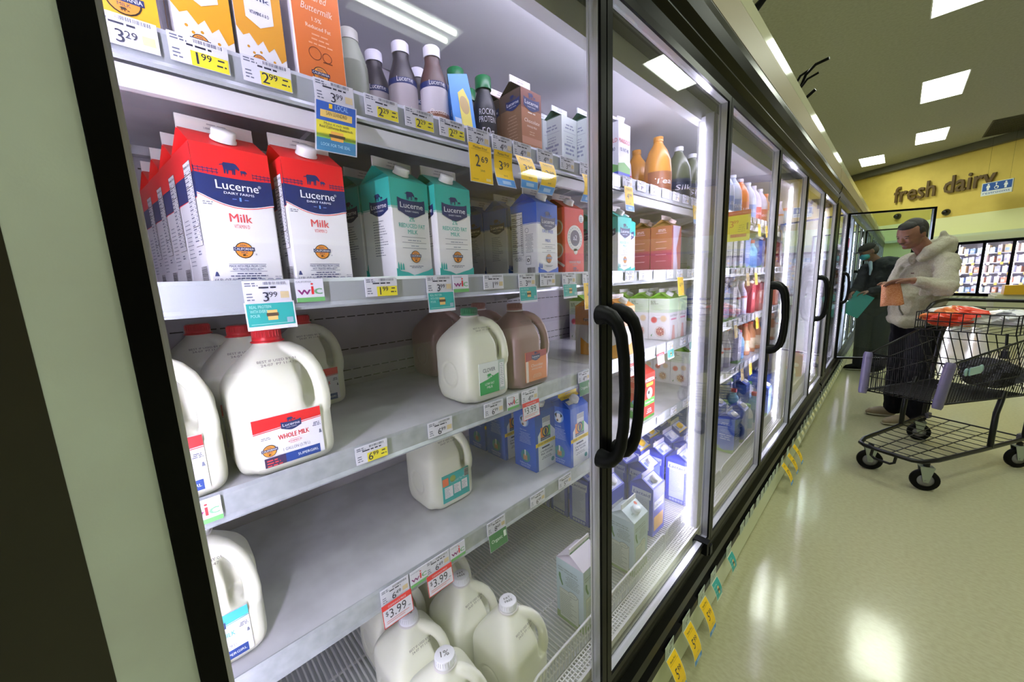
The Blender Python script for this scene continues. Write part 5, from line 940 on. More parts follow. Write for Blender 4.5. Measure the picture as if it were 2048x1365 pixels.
# tags clipped to the black bumper
def kick_tag(y, price, card, label, tilt=.35, h=.085):
    r = empty('aisle_price_tag', (-.4235, y, .222), 0, label, 'price tag', 'price tags along the cooler base'); m = MB(); w = .066
    m.add([(0, -w / 2, -.052), (0, w / 2, -.052), (0, w / 2, 0), (0, -w / 2, 0), (-.001, -w / 2, -.052), (-.001, w / 2, -.052), (-.001, w / 2, 0), (-.001, -w / 2, 0)], [(0, 1, 2, 3), (7, 6, 5, 4), (0, 4, 5, 1), (3, 2, 6, 7), (0, 3, 7, 4), (1, 5, 6, 2)], INK('C9D8CC'))
    f = F(m, (0, -w / 2, -.052), (0, 1, 0), (0, 0, 1)); f.text(price[0], w * .52, .010, .016, DK, 2); f.text(price[1:], w * .66, .018, .009, DK, 2); f.lines(w * .05, w * .4, .04, 5, .007, .0016, GREYT, 1, 3, 'l'); barcode(f, w * .55, .034, w * .95, .048, INK('7A8478'), 1); m.build('tag_slip', r)
    if card:
        fn, ch, cw = CARDS[card]; m = MB(); curl_card(m, 0, -.046, .066, h, fn('599'), tilt, .10, 0, x0=.003, backm=INK('E4EAD8')); m.build('hanging_card', r)
    return r
kl = ['nearest gold 5.99 card on the cooler base', 'second gold 5.99 card on the cooler base', 'third gold 5.99 card on the cooler base', 'first teal card on the cooler base', 'second teal card on the cooler base']
for i, y in enumerate((1.075, 1.215, 1.365, 1.50, 1.70)): kick_tag(y, '699' if i < 3 else '599', 'm' if i < 3 else 't', kl[i], .40 if i < 3 else .35, .110 if i < 3 else .070)
kt = kick_tag(1.905, '599', None, 'plain white slip on the cooler base, nearest one')
for i, y in enumerate((1.99, 2.08, 2.20, 2.29, 2.38, 2.47, 2.56, 2.66)): dup(kt, (-.4235, y, .222), 0, 'plain white slip on the cooler base, %s past the nearest' % ordn[i])
kg = kick_tag(2.80, '599', 'm', 'gold card on the cooler base by the third door, near one of three', .5, .12); dup(kg, (-.4235, 2.98, .222), 0, 'gold card on the cooler base by the third door, middle of three'); dup(kg, (-.4235, 3.16, .222), 0, 'gold card on the cooler base by the third door, far one of three')
rnd = random.Random(9); ks = kick_tag(3.35, '599', 'b', 'curled slip on the cooler base, right after the gold cards', .3, .05)
for i in range(26): dup(ks, (-.4235, 3.49 + i * .135 + rnd.uniform(-.02, .02), .222), 0, None, None)
for i, o in enumerate([o for o in bpy.data.objects if o.name.startswith('aisle_price_tag') and o.location.y > 3.3]):
    o['label'] = 'curled paper slip on the cooler base between the cart and the third door'; o['group'] = 'curled slips along the far cooler base'
# ------------------------------------------------------------------ stock in the far sections
for n_ in (1, 2, 3, 4):
    for i in range(13):
        y = 4.95 + i * .42; k = (n_ * 3 + i) % 7
        gen[k].put((-.76, y, SH[n_] + .001), '%s on the %s beyond the first case joint' % (kn[k], shn[n_]), 'drinks in the second cooler section, %s %s' % (kn[k], shn[n_]))
# ------------------------------------------------------------------ shopping cart
A0 = Vector((.095, 3.42, 0)); AL = Vector((.398, .917, 0)).normalized(); AW = Vector((.917, -.398, 0)).normalized()
cart = empty('shopping_cart', A0, math.atan2(AL.y, AL.x), 'black wire shopping cart with lavender bumpers, bags in its upper basket', 'shopping cart')
# local: x = back along the cart, y = to its left seen from behind (so -w), z up
def c(l, w_, z): return (l, -w_, z)
cb = M('cart_black_steel', (.035, .035, .045), .35, metal=.3); lav = M('lavender_plastic', (.40, .38, .50), .25); zinc = M('zinc_fork', (.66, .70, .68), .3, metal=.8); tyre = M('black_tyre', (.05, .05, .055), .5); hub = M('grey_hub', (.52, .52, .54), .4)
m = MB(); TF, TB = .165, .25     # lower tray frame
m.tube([c(.95, -TB, .20), c(.45, -.215, .205), c(.02, -.185, .215), c(-.09, -.155, .215), c(-.115, -.12, .215), c(-.12, 0, .215), c(-.115, .12, .215), c(-.09, .155, .215), c(.02, .185, .215), c(.45, .215, .205), c(.95, TB, .20)], .0135, cb, 10); m.tube([c(.95, -TB, .21), c(.95, TB, .21)], .006, cb, 6); m.build('tray_frame', cart)
m = MB()
for i in range(10): l = .0 + i * .095; wv = LW(.165, .235, l / .9); m.tube([c(l, -wv, .205), c(l, wv, .205)] if False else [c(l - .02, -wv, .21), c(l, -wv + .02, .198), c(l, wv - .02, .198), c(l - .02, wv, .21)], .0028, cb, 6)
for w_ in (-.09, 0, .09): m.tube([c(-.10, w_ * .8, .203), c(.95, w_ * 1.2, .203)], .0034, cb, 6)
m.build('tray_wires', cart)
m = MB().tube([c(-.10, -.08, .205), c(-.115, -.08, .16), c(-.115, -.06, .145), c(-.115, .02, .145), c(-.115, .04, .16), c(-.10, .04, .205)], .008, cb, 8); m.build('tow_loop', cart)
for sgn_ in (-1, 1):       # uprights to the basket
    m = MB().tube([c(.56, sgn_ * .222, .205), c(.56, sgn_ * .222, .30), c(.57, sgn_ * .22, .44), c(.62, sgn_ * .215, .50), c(.66, sgn_ * .212, .575)], .015, cb, 10); m.build('upright', cart)
    m = MB().tube([c(.95, sgn_ * .25, .20), c(.97, sgn_ * .25, .5), c(1.03, sgn_ * .25, .85), c(1.10, sgn_ * .24, 1.02)], .014, cb, 10); m.build('upright', cart)
# main basket: front low, back high
def bz(l): return LW(.585, .515, l / .9)
def rim(l): return LW(.835, .96, l / .98)
def hwb(l): return LW(.180, .235, l / .98)
def hwr(l): return LW(.197, .285, l / .98)
L0, L1 = -.03, .98; m = MB()
m.tube([c(L1, -hwr(L1), rim(L1)), c(L0, -hwr(L0), rim(L0)), c(L0, hwr(L0), rim(L0)), c(L1, hwr(L1), rim(L1))], .0065, cb, 8)
m.tube([c(L1, -hwb(L1), bz(L1)), c(L0 - .045, -hwb(L0), bz(L0)), c(L0 - .045, hwb(L0), bz(L0)), c(L1, hwb(L1), bz(L1))], .0065, cb, 8)
for fr_ in (.36, .70):
    q = lambda l: (LW(hwb(l), hwr(l), fr_), LW(bz(l), rim(l), fr_)); a_, b_ = q(L0), q(L1)
    m.tube([c(L1, -b_[0], b_[1]), c(L0, -a_[0], a_[1]), c(L0, a_[0], a_[1]), c(L1, b_[0], b_[1])], .0034, cb, 6)
for i in range(34):
    l = L0 + .02 + i * .029
    for s_ in (-1, 1): m.tube([c(l - .04 * (1 - i / 33), s_ * hwb(l), bz(l)), c(l, s_ * hwr(l), rim(l))], .0020, cb, 5)
for i in range(15): a_ = -1 + 2 * (i + .5) / 15; m.tube([c(L0 - .045, a_ * hwb(L0), bz(L0)), c(L0, a_ * hwr(L0), rim(L0))], .0020, cb, 5)
for i in range(44): l = L0 + .012 + i * .0225; m.tube([c(l, -hwb(l), bz(l)), c(l, hwb(l), bz(l))], .0019, cb, 5)
for i in range(13): a_ = -1 + 2 * (i + .5) / 13; m.tube([c(L0 - .045, a_ * hwb(L0), bz(L0) - .003), c(L1, a_ * hwb(L1), bz(L1) - .003)], .0022, cb, 5)
m.build('basket', cart)
for s_ in (-1, 1):
    m = MB().tube([c(L0 - .053, s_ * (hwb(L0) + .002), .565), c(L0 - .050, s_ * (hwb(L0) + .003), .58), c(L0 - .006, s_ * (hwr(L0) + .0), .83), c(L0 - .004, s_ * hwr(L0), .845)], [.020, .024, .025, .019], lav, 14)
    for t in (.12, .5, .9): z = LW(.58, .83, t); m.tube([c(L0 - .050 + .044 * t, s_ * LW(hwb(L0), hwr(L0), t), z), c(L0 - .049 + .044 * t, s_ * LW(hwb(L0), hwr(L0), t), z + .006)], .0265, lav, 14)
    m.build('corner_bumper', cart)
# upper tier with the handle
m = MB(); zt0, zt1 = .950, 1.075; a0, a1 = .60, 1.10
def up(l, w_, z): return c(l, w_, z)
for z in (zt0, (zt0 + zt1) / 2, zt1): m.tube([up(a0, -.235, z), up(a0, .235, z), up(a1, .275, z + .01), up(a1, -.275, z + .01)], .004, cb, 6, closed=True)
for i in range(13): l = LW(a0, a1, i / 12); [m.tube([up(l, s_ * LW(.235, .275, i / 12), zt0), up(l, s_ * LW(.235, .275, i / 12), zt1 + .01 * i / 12)], .003, cb, 5) for s_ in (-1, 1)]
for i in range(9): a_ = -1 + 2 * i / 8; m.tube([up(a0, a_ * .235, zt0), up(a0, a_ * .235, zt1)], .003, cb, 5); m.tube([up(a1, a_ * .275, zt0), up(a1, a_ * .275, zt1)], .003, cb, 5); m.tube([up(a0, a_ * .235, zt0), up(a1, a_ * .275, zt0)], .0025, cb, 5)
m.build('upper_tier', cart)
m = MB()
for i in range(12): a_ = -1 + 2 * i / 11; m.tube([up(.62, a_ * .232, .95), up(.90, a_ * .222, .54)], .0032, cb, 5)
for t_ in (.15, .55, .9): m.tube([up(LW(.62, .90, t_), -.225, LW(.95, .54, t_)), up(LW(.62, .90, t_), .225, LW(.95, .54, t_))], .0032, cb, 5)
m.build('rear_gate', cart)
m = MB().tube([up(.76, -.25, 1.03), up(.80, -.255, 1.075), up(.86, -.26, 1.11), up(.94, -.265, 1.125), up(1.12, -.29, 1.13), up(1.19, -.27, 1.13), up(1.19, .27, 1.13), up(1.12, .29, 1.13), up(.94, .265, 1.125), up(.86, .26, 1.11), up(.80, .255, 1.075), up(.76, .25, 1.03)], .0135, cb, 10); m.build('handle', cart)
m = MB().tube([up(.60, .20, .96), up(.60, .205, .88), up(.60, .20, .84)], .007, cb, 6); m.box(up(.585, .19, .80), up(.615, .22, .85), cb); m.build('seat_belt', cart)
m = MB(); 
for l_ in (.13, .27): m.lathe([(.001, 0), (.022, 0), (.026, .004), (.022, .008), (.001, .008)], M('clear_teal_plastic', (.62, .76, .78), .2), 16, c=(l_, -hwr(l_) - .001, LW(bz(l_), rim(l_), .70)), axis='y')
m.box((.13, -hwr(.2) - .006, LW(bz(.2), rim(.2), .62)), (.27, -hwr(.2), LW(bz(.2), rim(.2), .78)), M('clear_teal_plastic', None)); m.build('phone_holder', cart)
def caster(l, w_, rz, name='caster', R=.070, col=True):
    r = empty(name, c(l, w_, 0), rz); r.parent = cart
    m = MB(); P = [(-.013, R), (-.013, R * .99)]; n = 26
    m.lathe([(R * .58, -.014), (R * .93, -.014), (R, -.008), (R, .008), (R * .93, .014), (R * .58, .014)], tyre, n, (0, 0, R), cap=False, axis='y'); m.lathe([(.001, -.011), (R * .60, -.011), (R * .60, .011), (.001, .011)], hub, n, (0, 0, R), axis='y')
    m.build('wheel', r); m = MB()
    for s_ in (-1, 1): m.add([(-.012, .018 * s_, R - .012), (.012, .018 * s_, R - .012), (.034, .018 * s_, R * 2 + .018), (-.034, .018 * s_, R * 2 + .018), (-.012, .021 * s_, R - .012), (.012, .021 * s_, R - .012), (.034, .021 * s_, R * 2 + .018), (-.034, .021 * s_, R * 2 + .018)], [(0, 1, 2, 3), (7, 6, 5, 4), (0, 4, 5, 1), (1, 5, 6, 2), (2, 6, 7, 3), (3, 7, 4, 0)], zinc)
    m.box((-.034, -.021, R * 2 + .016), (.034, .021, R * 2 + .022), zinc); m.lathe([(.016, 0), (.016, .025)], cb, 10, (0, 0, R * 2 + .02)); m.lathe([(.008, -.024), (.008, .024)], zinc, 8, (0, 0, R), axis='y'); m.build('fork', r)
    return r
caster(.02, -.145, -.9); caster(.0, .145, -.85); caster(.905, -.25, -.9); caster(.905, .25, -.6)
for s_ in (-1, 1): MB().box(c(.94, s_ * .24 - .02, .185), c(.99, s_ * .24 + .02, .225), M('grey_bumper', (.32, .31, .36), .5)).build('rear_bumper', cart)
# things lying in the cart
def bagmesh(seed, size, cols, name, label, loc, cat='bag', n=16, rough=.35):
    rnd = random.Random(seed); m = MB(); vs = []; k = n
    for i in range(k + 1):
        a = math.pi * i / k
        for j in range(2 * n):
            q = math.pi * j / n; rr = 1 + .20 * math.sin(3 * q + seed) * math.sin(a) + .13 * math.sin(7 * q + 2 * a * 3) + rnd.uniform(-.07, .07)
            vs.append((size[0] * rr * math.sin(a) * math.cos(q), size[1] * rr * math.sin(a) * math.sin(q), size[2] * (math.cos(a) * (1 + rnd.uniform(-.05, .05)) + .12 * math.sin(5 * q) * math.sin(a))))
    W = 2 * n; fs = [(i * W + j, (i + 1) * W + j, (i + 1) * W + (j + 1) % W, i * W + (j + 1) % W) for i in range(k) for j in range(W)]
    m.add(vs, fs, cols[0]); 
    for t in range(len(fs)):
        i, j = divmod(t, W); u = (j / W * 6 + i / k * 2 + .3 * math.sin(i)) % 3
        if len(cols) > 1 and u < 1: m.fm[t] = m.mi(cols[1])
        elif len(cols) > 2 and u < 1.6: m.fm[t] = m.mi(cols[2])
    o = m.build(name, None, loc); tag(o, label, cat); return o
def cw(l, w_, z): p = A0 + AL * l + AW * w_; return (p.x, p.y, z)
bagmesh(3, (.16, .12, .075), [INK('E4472E', .3), INK('F0EDE8', .3), INK('F08A4C', .3)], 'snack_bag', 'shiny red, orange and white snack bag lying in the upper tier of the cart', cw(.80, -.10, 1.035))
bagmesh(5, (.14, .11, .06), [INK('D8D8DC', .3), INK('F2F2F4', .3), INK('9A9AA4', .3)], 'plastic_bag', 'crumpled white plastic bag with dark print beside the red snack bag', cw(.88, .13, 1.03))
bagmesh(8, (.13, .13, .10), [INK('34323E', .6), INK('26262E', .6)], 'dark_bag', 'dark mesh bag at the right side of the cart basket', cw(.74, .10, .665))
# ------------------------------------------------------------------ people
def capsule(m, p0, r0, p1, r1, mt, n=14):
    p0, p1 = Vector(p0), Vector(p1); d = (p1 - p0); L = d.length; t = d.normalized(); up_ = Vector((0, 0, 1)) if abs(t.z) < .9 else Vector((1, 0, 0)); a = t.cross(up_).normalized(); b_ = a.cross(t); vs = []; rows = []
    for k in range(5): q = -math.pi / 2 + math.pi / 2 * (k + .25) / 5; rows.append((p0 + t * r0 * math.sin(q), r0 * math.cos(q)))
    rows += [(p0, r0), (p1, r1)]
    for k in range(5): q = math.pi / 2 * (k + .75) / 5; rows.append((p1 + t * r1 * math.sin(q), r1 * math.cos(q)))
    for c_, r in rows:
        for j in range(n): q = 2 * math.pi * j / n; vs.append(c_ + a * r * math.cos(q) + b_ * r * math.sin(q))
    fs = [(i * n + j, i * n + (j + 1) % n, (i + 1) * n + (j + 1) % n, (i + 1) * n + j) for i in range(len(rows) - 1) for j in range(n)] + [tuple(range(n))[::-1], tuple(range(len(vs) - n, len(vs)))]
    m.add(vs, fs, mt, True)
def chain(m, pts, mt): 
    for i in range(len(pts) - 1): capsule(m, pts[i][0], pts[i][1], pts[i + 1][0], pts[i + 1][1], mt)
def part(me, name, root):
    o = bpy.data.objects.new(name, me); COL.objects.link(o); o.parent = root; return o
skin = M('skin', (.54, .38, .30), .5, sss=.05, spot=(.47, .32, .25), spotscale=18, spotamt=.25); hairm = M('dark_hair', (.055, .048, .045), .55, bump=.5, bscale=220); fleece = M('oatmeal_fleece', (.72, .71, .64), .9, bump=.35, bscale=420, spot=(.64, .62, .55), spotscale=120, spotamt=.2); trous = M('black_trousers', (.045, .045, .07), .8); shoem = M('grey_beige_shoe', (.50, .45, .36), .6); solem = M('shoe_sole', (.62, .60, .52), .5)
def face(m, c0, R, s, mt):      # c0 head centre; R rotation matrix: local +x = face forward, +y = left, +z up ; s = head half height
    T = lambda x, y, z: Vector(c0) + R @ Vector((x * s, y * s, z * s)); E_ = lambda p, r: m.ball(T(*p), tuple(q * s for q in r), mt, 16, R)
    E_((-.05, 0, .18), (.80, .66, .80)); E_((.10, 0, -.25), (.62, .54, .62)); E_((.30, 0, -.58), (.34, .34, .30)); E_((.48, 0, .02), (.24, .42, .42)); E_((.62, 0, .26), (.12, .40, .10)); E_((.50, .28, -.16), (.20, .18, .20)); E_((.50, -.28, -.16), (.20, .18, .20))
    capsule(m, T(.68, 0, .16), .060 * s, T(.80, 0, -.12), .085 * s, mt, 10); E_((.72, .09, -.15), (.08, .06, .055)); E_((.72, -.09, -.15), (.08, .06, .055))
    E_((.68, 0, -.33), (.11, .20, .05)); E_((.66, 0, -.41), (.12, .17, .055)); E_((.58, 0, -.64), (.18, .18, .13))
    for y in (.68, -.68): E_((-.05, y, .02), (.16, .07, .24)); E_((-.02, y * .94, -.08), (.10, .08, .10))
    for y in (.25, -.25): E_((.64, y, .10), (.08, .12, .07))
def hand(m, w_, dirv, palm, mt, spread=.25, curl=.5, s=1.0, side=1):
    """wrist point, finger direction, palm normal; five separate bent fingers"""
    w_ = Vector(w_); d = Vector(dirv).normalized(); n_ = Vector(palm).normalized(); sd = d.cross(n_).normalized() * side
    for k in (-1, -.33, .33, 1): capsule(m, w_ + sd * .012 * k * s, .019 * s, w_ + d * .075 * s + sd * .030 * k * s, .0135 * s, mt, 10)
    for k, L_ in ((1, .070), (.34, .082), (-.34, .076), (-1, .060)):
        p = w_ + d * .078 * s + sd * .030 * k * s; dd = (d + sd * spread * k * .5).normalized(); q = curl * .5
        for j, f_ in enumerate((.45, .32, .23)):
            dd2 = (dd * math.cos(q) + n_ * math.sin(q)); p2 = p + dd2 * L_ * f_ * s; capsule(m, p, (.0095 - .001 * j) * s, p2, (.0088 - .001 * j) * s, mt, 8); p = p2; q += curl
    p = w_ + d * .022 * s + sd * .026 * s; p2 = p + (d * .55 + sd * .75 + n_ * .35).normalized() * .045 * s; p3 = p2 + (d * .9 + sd * .15 + n_ * .45).normalized() * .032 * s
    capsule(m, p, .014 * s, p2, .011 * s, mt, 8); capsule(m, p2, .011 * s, p3, .009 * s, mt, 8)
# --- man in the hooded top, standing behind the cart, looking down at a bag of shredded cheese
MY = 4.78; man = empty('person', (.13, MY, 0), 0, 'man in an oatmeal hooded top and black trousers looking down at an orange bag', 'person')
ox, oy = -.13, -MY
def Wp(x, y, z): return Vector((x + ox, y + oy, z))
m = MB(); skn = skin
hc = Wp(.045, 4.60, 1.665); yaw = math.radians(-130); RH = Matrix.Rotation(yaw, 3, 'Z') @ Matrix.Rotation(math.radians(27), 3, 'Y') @ Matrix.Rotation(math.radians(-6), 3, 'X'); HS = .122
face(m, hc, RH, HS, skn)
capsule(m, hc + RH @ Vector((-.03, 0, -.06)), .058, Wp(.16, 4.72, 1.50), .062, skn)
sh_l, sh_r = Wp(.265, 4.63, 1.43), Wp(.05, 4.90, 1.44)        # near shoulder, far shoulder
chain(m, [(Wp(.19, 4.74, 1.46), .085), (Wp(.17, 4.76, 1.30), .125), (Wp(.15, 4.78, 1.10), .12), (Wp(.135, 4.78, .98), .125)], skn); capsule(m, sh_l, .055, sh_r, .055, skn)
el_l = Wp(.262, 4.48, 1.225); wr_l = Wp(.088, 4.40, 1.292)
chain(m, [(sh_l, .055), (el_l, .043), (wr_l, .028)], skn)
el_r = Wp(-.03, 4.86, 1.18); wr_r = Wp(-.03, 4.62, 1.255)
chain(m, [(sh_r, .055), (el_r, .043), (wr_r, .028)], skn)
hand(m, wr_l, (-.93, .10, -.02), (-.25, -.25, -.93), skn, .40, .42, 1.08, 1)
hand(m, wr_r, (-.3, -.8, .10), (-.3, .2, -.95), skn, .35, .30, .95, -1)
legs = [[(Wp(.19, 4.75, .95), .095), (Wp(.20, 4.74, .52), .062), (Wp(.215, 4.74, .10), .042)], [(Wp(.09, 4.83, .95), .095), (Wp(.08, 4.84, .52), .062), (Wp(.075, 4.88, .10), .042)]]
for L_ in legs: chain(m, L_, skn)
part(remesh(m, 'person_body', .0052, 4, skn), 'person_body', man)
fleece2 = fleece; m = MB()
chain(m, [(Wp(.19, 4.75, 1.46), .105), (Wp(.165, 4.77, 1.30), .160), (Wp(.145, 4.78, 1.12), .168), (Wp(.135, 4.77, .985), .150)], fleece); capsule(m, Wp(.09, 4.70, 1.12), .135, Wp(.085, 4.70, 1.00), .125, fleece)
capsule(m, sh_l, .076, sh_r, .076, fleece); chain(m, [(sh_l, .074), (el_l, .064), (wr_l + Vector((.035, .008, -.006)), .042)], fleece); chain(m, [(sh_r, .074), (el_r, .064), (wr_r + Vector((0, .03, 0)), .045)], fleece)
m.ball(Wp(.205, 4.75, 1.53), (.105, .12, .095), fleece, 18); m.ball(Wp(.25, 4.76, 1.575), (.065, .09, .075), fleece, 16); capsule(m, Wp(.235, 4.74, 1.60), .045, Wp(.225, 4.72, 1.665), .018, fleece); chain(m, [(Wp(.13, 4.62, 1.475), .040), (Wp(.17, 4.62, 1.53), .050), (Wp(.235, 4.68, 1.58), .055)], fleece); chain(m, [(Wp(.08, 4.72, 1.46), .040), (Wp(.14, 4.84, 1.52), .052)], fleece)
for k in range(5): capsule(m, el_l + Vector((.035 - k * .034, -.030, .035 + .006 * k)), .026, el_l + Vector((.03 - k * .036, -.036, -.035)), .022, fleece, 10)
for k in range(3): capsule(m, sh_l + Vector((.02, -.035, -.05 - k * .06)), .030, sh_l + Vector((-.06, -.045, -.03 - k * .06)), .020, fleece, 10)
chain(m, [(Wp(.0, 4.66, .955), .045), (Wp(.06, 4.60, .945), .050), (Wp(.17, 4.62, .95), .050), (Wp(.27, 4.74, .96), .045), (Wp(.22, 4.90, .96), .045), (Wp(.05, 4.88, .96), .045), (Wp(.0, 4.76, .955), .045), (Wp(.0, 4.66, .955), .045)], fleece)
part(remesh(m, 'hooded_top', .0065, 6, fleece, .030), 'hooded_top', man)
m = MB(); pk = M('pocket_seam', (.42, .41, .36), .9); m.tube([Wp(.035, 4.555, 1.14), Wp(.022, 4.55, 1.10), Wp(.03, 4.55, 1.05), Wp(.055, 4.56, 1.00)], .006, pk, 6); m.build('pocket_seam', man)
m = MB(); chain(m, [(Wp(.135, 4.78, .965), .125), (Wp(.19, 4.76, .86), .112), (Wp(.20, 4.74, .52), .092), (Wp(.215, 4.74, .10), .078)], trous); chain(m, [(Wp(.10, 4.81, .93), .115), (Wp(.08, 4.84, .52), .088), (Wp(.075, 4.88, .11), .075)], trous); part(remesh(m, 'trousers', .0075, 4, trous, .02), 'trousers', man)
def shoe(root, heel, toe, mt, so):
    h_, t_ = Vector(heel), Vector(toe); d = (t_ - h_); m = MB(); chain(m, [(h_ + Vector((0, 0, .055)), .045), (h_ + d * .45 + Vector((0, 0, .050)), .042), (h_ + d * .85 + Vector((0, 0, .038)), .034), (t_ + Vector((0, 0, .030)), .022)], mt)
    part(remesh(m, 'shoe', .004, 4, mt), 'shoe', root); m = MB(); m.tube([h_ + Vector((0, 0, .013)) - d * .12, h_ + Vector((0, 0, .013)), h_ + d * .5 + Vector((0, 0, .013)), h_ + d * .85 + Vector((0, 0, .014)), t_ + d * .1 + Vector((0, 0, .016))], [.03, .042, .043, .038, .02], so, 14, flat=.30); m.build('shoe_sole', root)
shoe(man, Wp(.19, 4.74, 0), Wp(.03, 4.60, 0), shoem, solem); shoe(man, Wp(.06, 4.90, 0), Wp(-.09, 4.84, 0), shoem, solem)
m = MB(); T = lambda x, y, z: hc + RH @ Vector((x * HS, y * HS, z * HS))
m.ball(T(-.26, 0, .27), (.72 * HS, .69 * HS, .75 * HS), hairm, 20, RH); m.ball(T(.12, .0, .70), (.50 * HS, .50 * HS, .27 * HS), hairm, 16, RH); [m.ball(T(-.08, y, .20), (.22 * HS, .12 * HS, .34 * HS), hairm, 12, RH) for y in (.62, -.62)]; m.ball(T(-.62, 0, -.15), (.26 * HS, .46 * HS, .42 * HS), hairm, 14, RH)
part(remesh(m, 'hair', .004, 3, hairm), 'hair', man)
m = MB(); dke = M('eye_dark', (.05, .04, .04), .3); ew = M('eye_white', (.75, .72, .68), .3)
for y in (.25, -.25): m.ball(T(.715, y, .085), (.035 * HS, .075 * HS, .026 * HS), dke, 10, RH)
m.build('eyes', man)
m = MB(); 
for y in (.25, -.25): m.tube([T(.66 if y < 0 else .70, y - .12, .19), T(.70, y, .225), T(.70 if y < 0 else .64, y + .12, .19)], .020 * HS, hairm, 6)
m.tube([T(.80, -.15, -.27), T(.835, 0, -.255), T(.80, .15, -.27)], .030 * HS, M('moustache_shade', (.22, .15, .12), .7), 6); m.build('eyebrows', man)
m = MB(); m.box(Wp(.070, 4.585, 1.345), Wp(.088, 4.560, 1.352), M('small_logo', (.35, .2, .2), .6)); m.build('chest_mark', man)
# the cheese bag he holds
m = MB(); om = M('shredded_cheese_bag', (.88, .64, .44), .35, bump=.6, bscale=300, spot=(.80, .48, .26), spotscale=160, spotamt=.12); vs = []; N = 10
for i in range(N + 1):
    t = i / N; z = -.178 + .178 * t; hwid = LW(.072, .056, t); th = .016 * math.sin(math.pi * min(.95, t + .05)) + .004
    for j in range(16): q = 2 * math.pi * j / 16; vs.append((hwid * math.cos(q) - .004 * t, th * math.sin(q) * (1 + .2 * math.sin(5 * q)), z + .006 * math.cos(3 * q)))
m.add(vs, [(i * 16 + j, i * 16 + (j + 1) % 16, (i + 1) * 16 + (j + 1) % 16, (i + 1) * 16 + j) for i in range(N) for j in range(16)] + [tuple(range(16))[::-1], tuple(N * 16 + j for j in range(16))], om, True)
o = m.build('cheese_bag', None, (-.035, 4.43, 1.268)); o.rotation_euler = (0, math.radians(-6), math.radians(-8)); tag(o, 'orange bag of shredded cheese held by the man at the open doors', 'bag')
# --- second shopper behind the open glass door: teal mask, dark coat
WY = 6.85; wm2 = empty('person', (-.17, WY, 0), 0, 'person in a dark coat, cap and teal face mask behind the open glass door', 'person')
ox, oy = .17, -WY; coat = M('dark_navy_coat', (.05, .06, .085), .75, bump=.3, bscale=60); jeans = M('dark_jeans', (.05, .06, .10), .8); cap_ = M('dark_cap', (.06, .06, .07), .8); maskm = M('teal_mask', (.28, .68, .70), .6)
m = MB(); hc = Wp(-.30, 6.80, 1.60); RH = Matrix.Rotation(math.radians(-150), 3, 'Z') @ Matrix.Rotation(math.radians(28), 3, 'Y'); HS = .118; face(m, hc, RH, HS, skin); T = lambda x, y, z: hc + RH @ Vector((x * HS, y * HS, z * HS))
capsule(m, hc + Vector((.03, .02, -.06)), .055, Wp(-.19, 6.86, 1.44), .06, skin); chain(m, [(Wp(-.17, 6.86, 1.40), .09), (Wp(-.16, 6.86, 1.15), .12), (Wp(-.16, 6.86, .96), .12)], skin)
sl_, sr_ = Wp(-.01, 6.78, 1.39), Wp(-.30, 6.95, 1.37); el, wl = Wp(-.02, 6.62, 1.15), Wp(-.24, 6.58, 1.10); er, wr = Wp(-.36, 6.82, 1.13), Wp(-.40, 6.62, 1.08)
chain(m, [(sl_, .052), (el, .042), (wl, .027)], skin); chain(m, [(sr_, .052), (er, .042), (wr, .027)], skin); hand(m, wl, (-.9, -.2, -.2), (0, 0, -1), skin, .3, .5, .95, 1); hand(m, wr, (-.3, -.8, -.4), (.6, 0, -.5), skin, .2, .6, .95, -1)
for a_ in (((-.09, 6.84, .92), (-.10, 6.84, .5), (-.09, 6.86, .09)), ((-.25, 6.88, .92), (-.26, 6.88, .5), (-.27, 6.90, .09))): chain(m, [(Wp(*a_[0]), .09), (Wp(*a_[1]), .06), (Wp(*a_[2]), .04)], skin)
part(remesh(m, 'person_body', .006, 4, skin), 'person_body', wm2)
m = MB(); chain(m, [(Wp(-.17, 6.86, 1.41), .12), (Wp(-.16, 6.86, 1.22), .165), (Wp(-.16, 6.86, 1.0), .17), (Wp(-.16, 6.86, .90), .17)], coat); capsule(m, sl_, .085, sr_, .085, coat); chain(m, [(sl_, .085), (el, .072), (wl + Vector((.03, 0, 0)), .05)], coat); chain(m, [(sr_, .085), (er, .072), (wr + Vector((0, .03, .01)), .05)], coat); m.ball(Wp(-.09, 6.90, 1.46), (.12, .12, .07), coat, 14); m.ball(Wp(.0, 6.9, 1.42), (.08, .1, .06), coat, 12)
part(remesh(m, 'coat', .008, 5, coat, .035), 'coat', wm2)
m = MB(); 
for a_, r in ((((-.09, 6.84, .95), (-.10, 6.84, .5), (-.09, 6.86, .10)), 1), (((-.24, 6.88, .95), (-.26, 6.88, .5), (-.27, 6.90, .10)), 1)): chain(m, [(Wp(*a_[0]), .125), (Wp(*a_[1]), .095), (Wp(*a_[2]), .078)], jeans)
part(remesh(m, 'trousers', .009, 4, jeans), 'trousers', wm2); blk_shoe = M('black_shoe', (.06, .06, .065), .5)
shoe(wm2, Wp(-.10, 6.85, 0), Wp(-.19, 6.70, 0), blk_shoe, solem); shoe(wm2, Wp(-.27, 6.90, 0), Wp(-.41, 6.84, 0), blk_shoe, solem)
m = MB(); m.ball(T(-.05, 0, .48), (.80 * HS, .72 * HS, .50 * HS), cap_, 18, RH); m.ball(T(.70, 0, .42), (.46 * HS, .50 * HS, .07 * HS), cap_, 14, RH); m.build('cap', wm2)
m = MB(); m.ball(T(.46, 0, -.28), (.46 * HS, .56 * HS, .42 * HS), maskm, 16, RH); [m.tube([T(.35, y, -.15), T(0, y * 1.25, .0)], .02 * HS, maskm, 5) for y in (.5, -.5)]; m.build('face_mask', wm2)
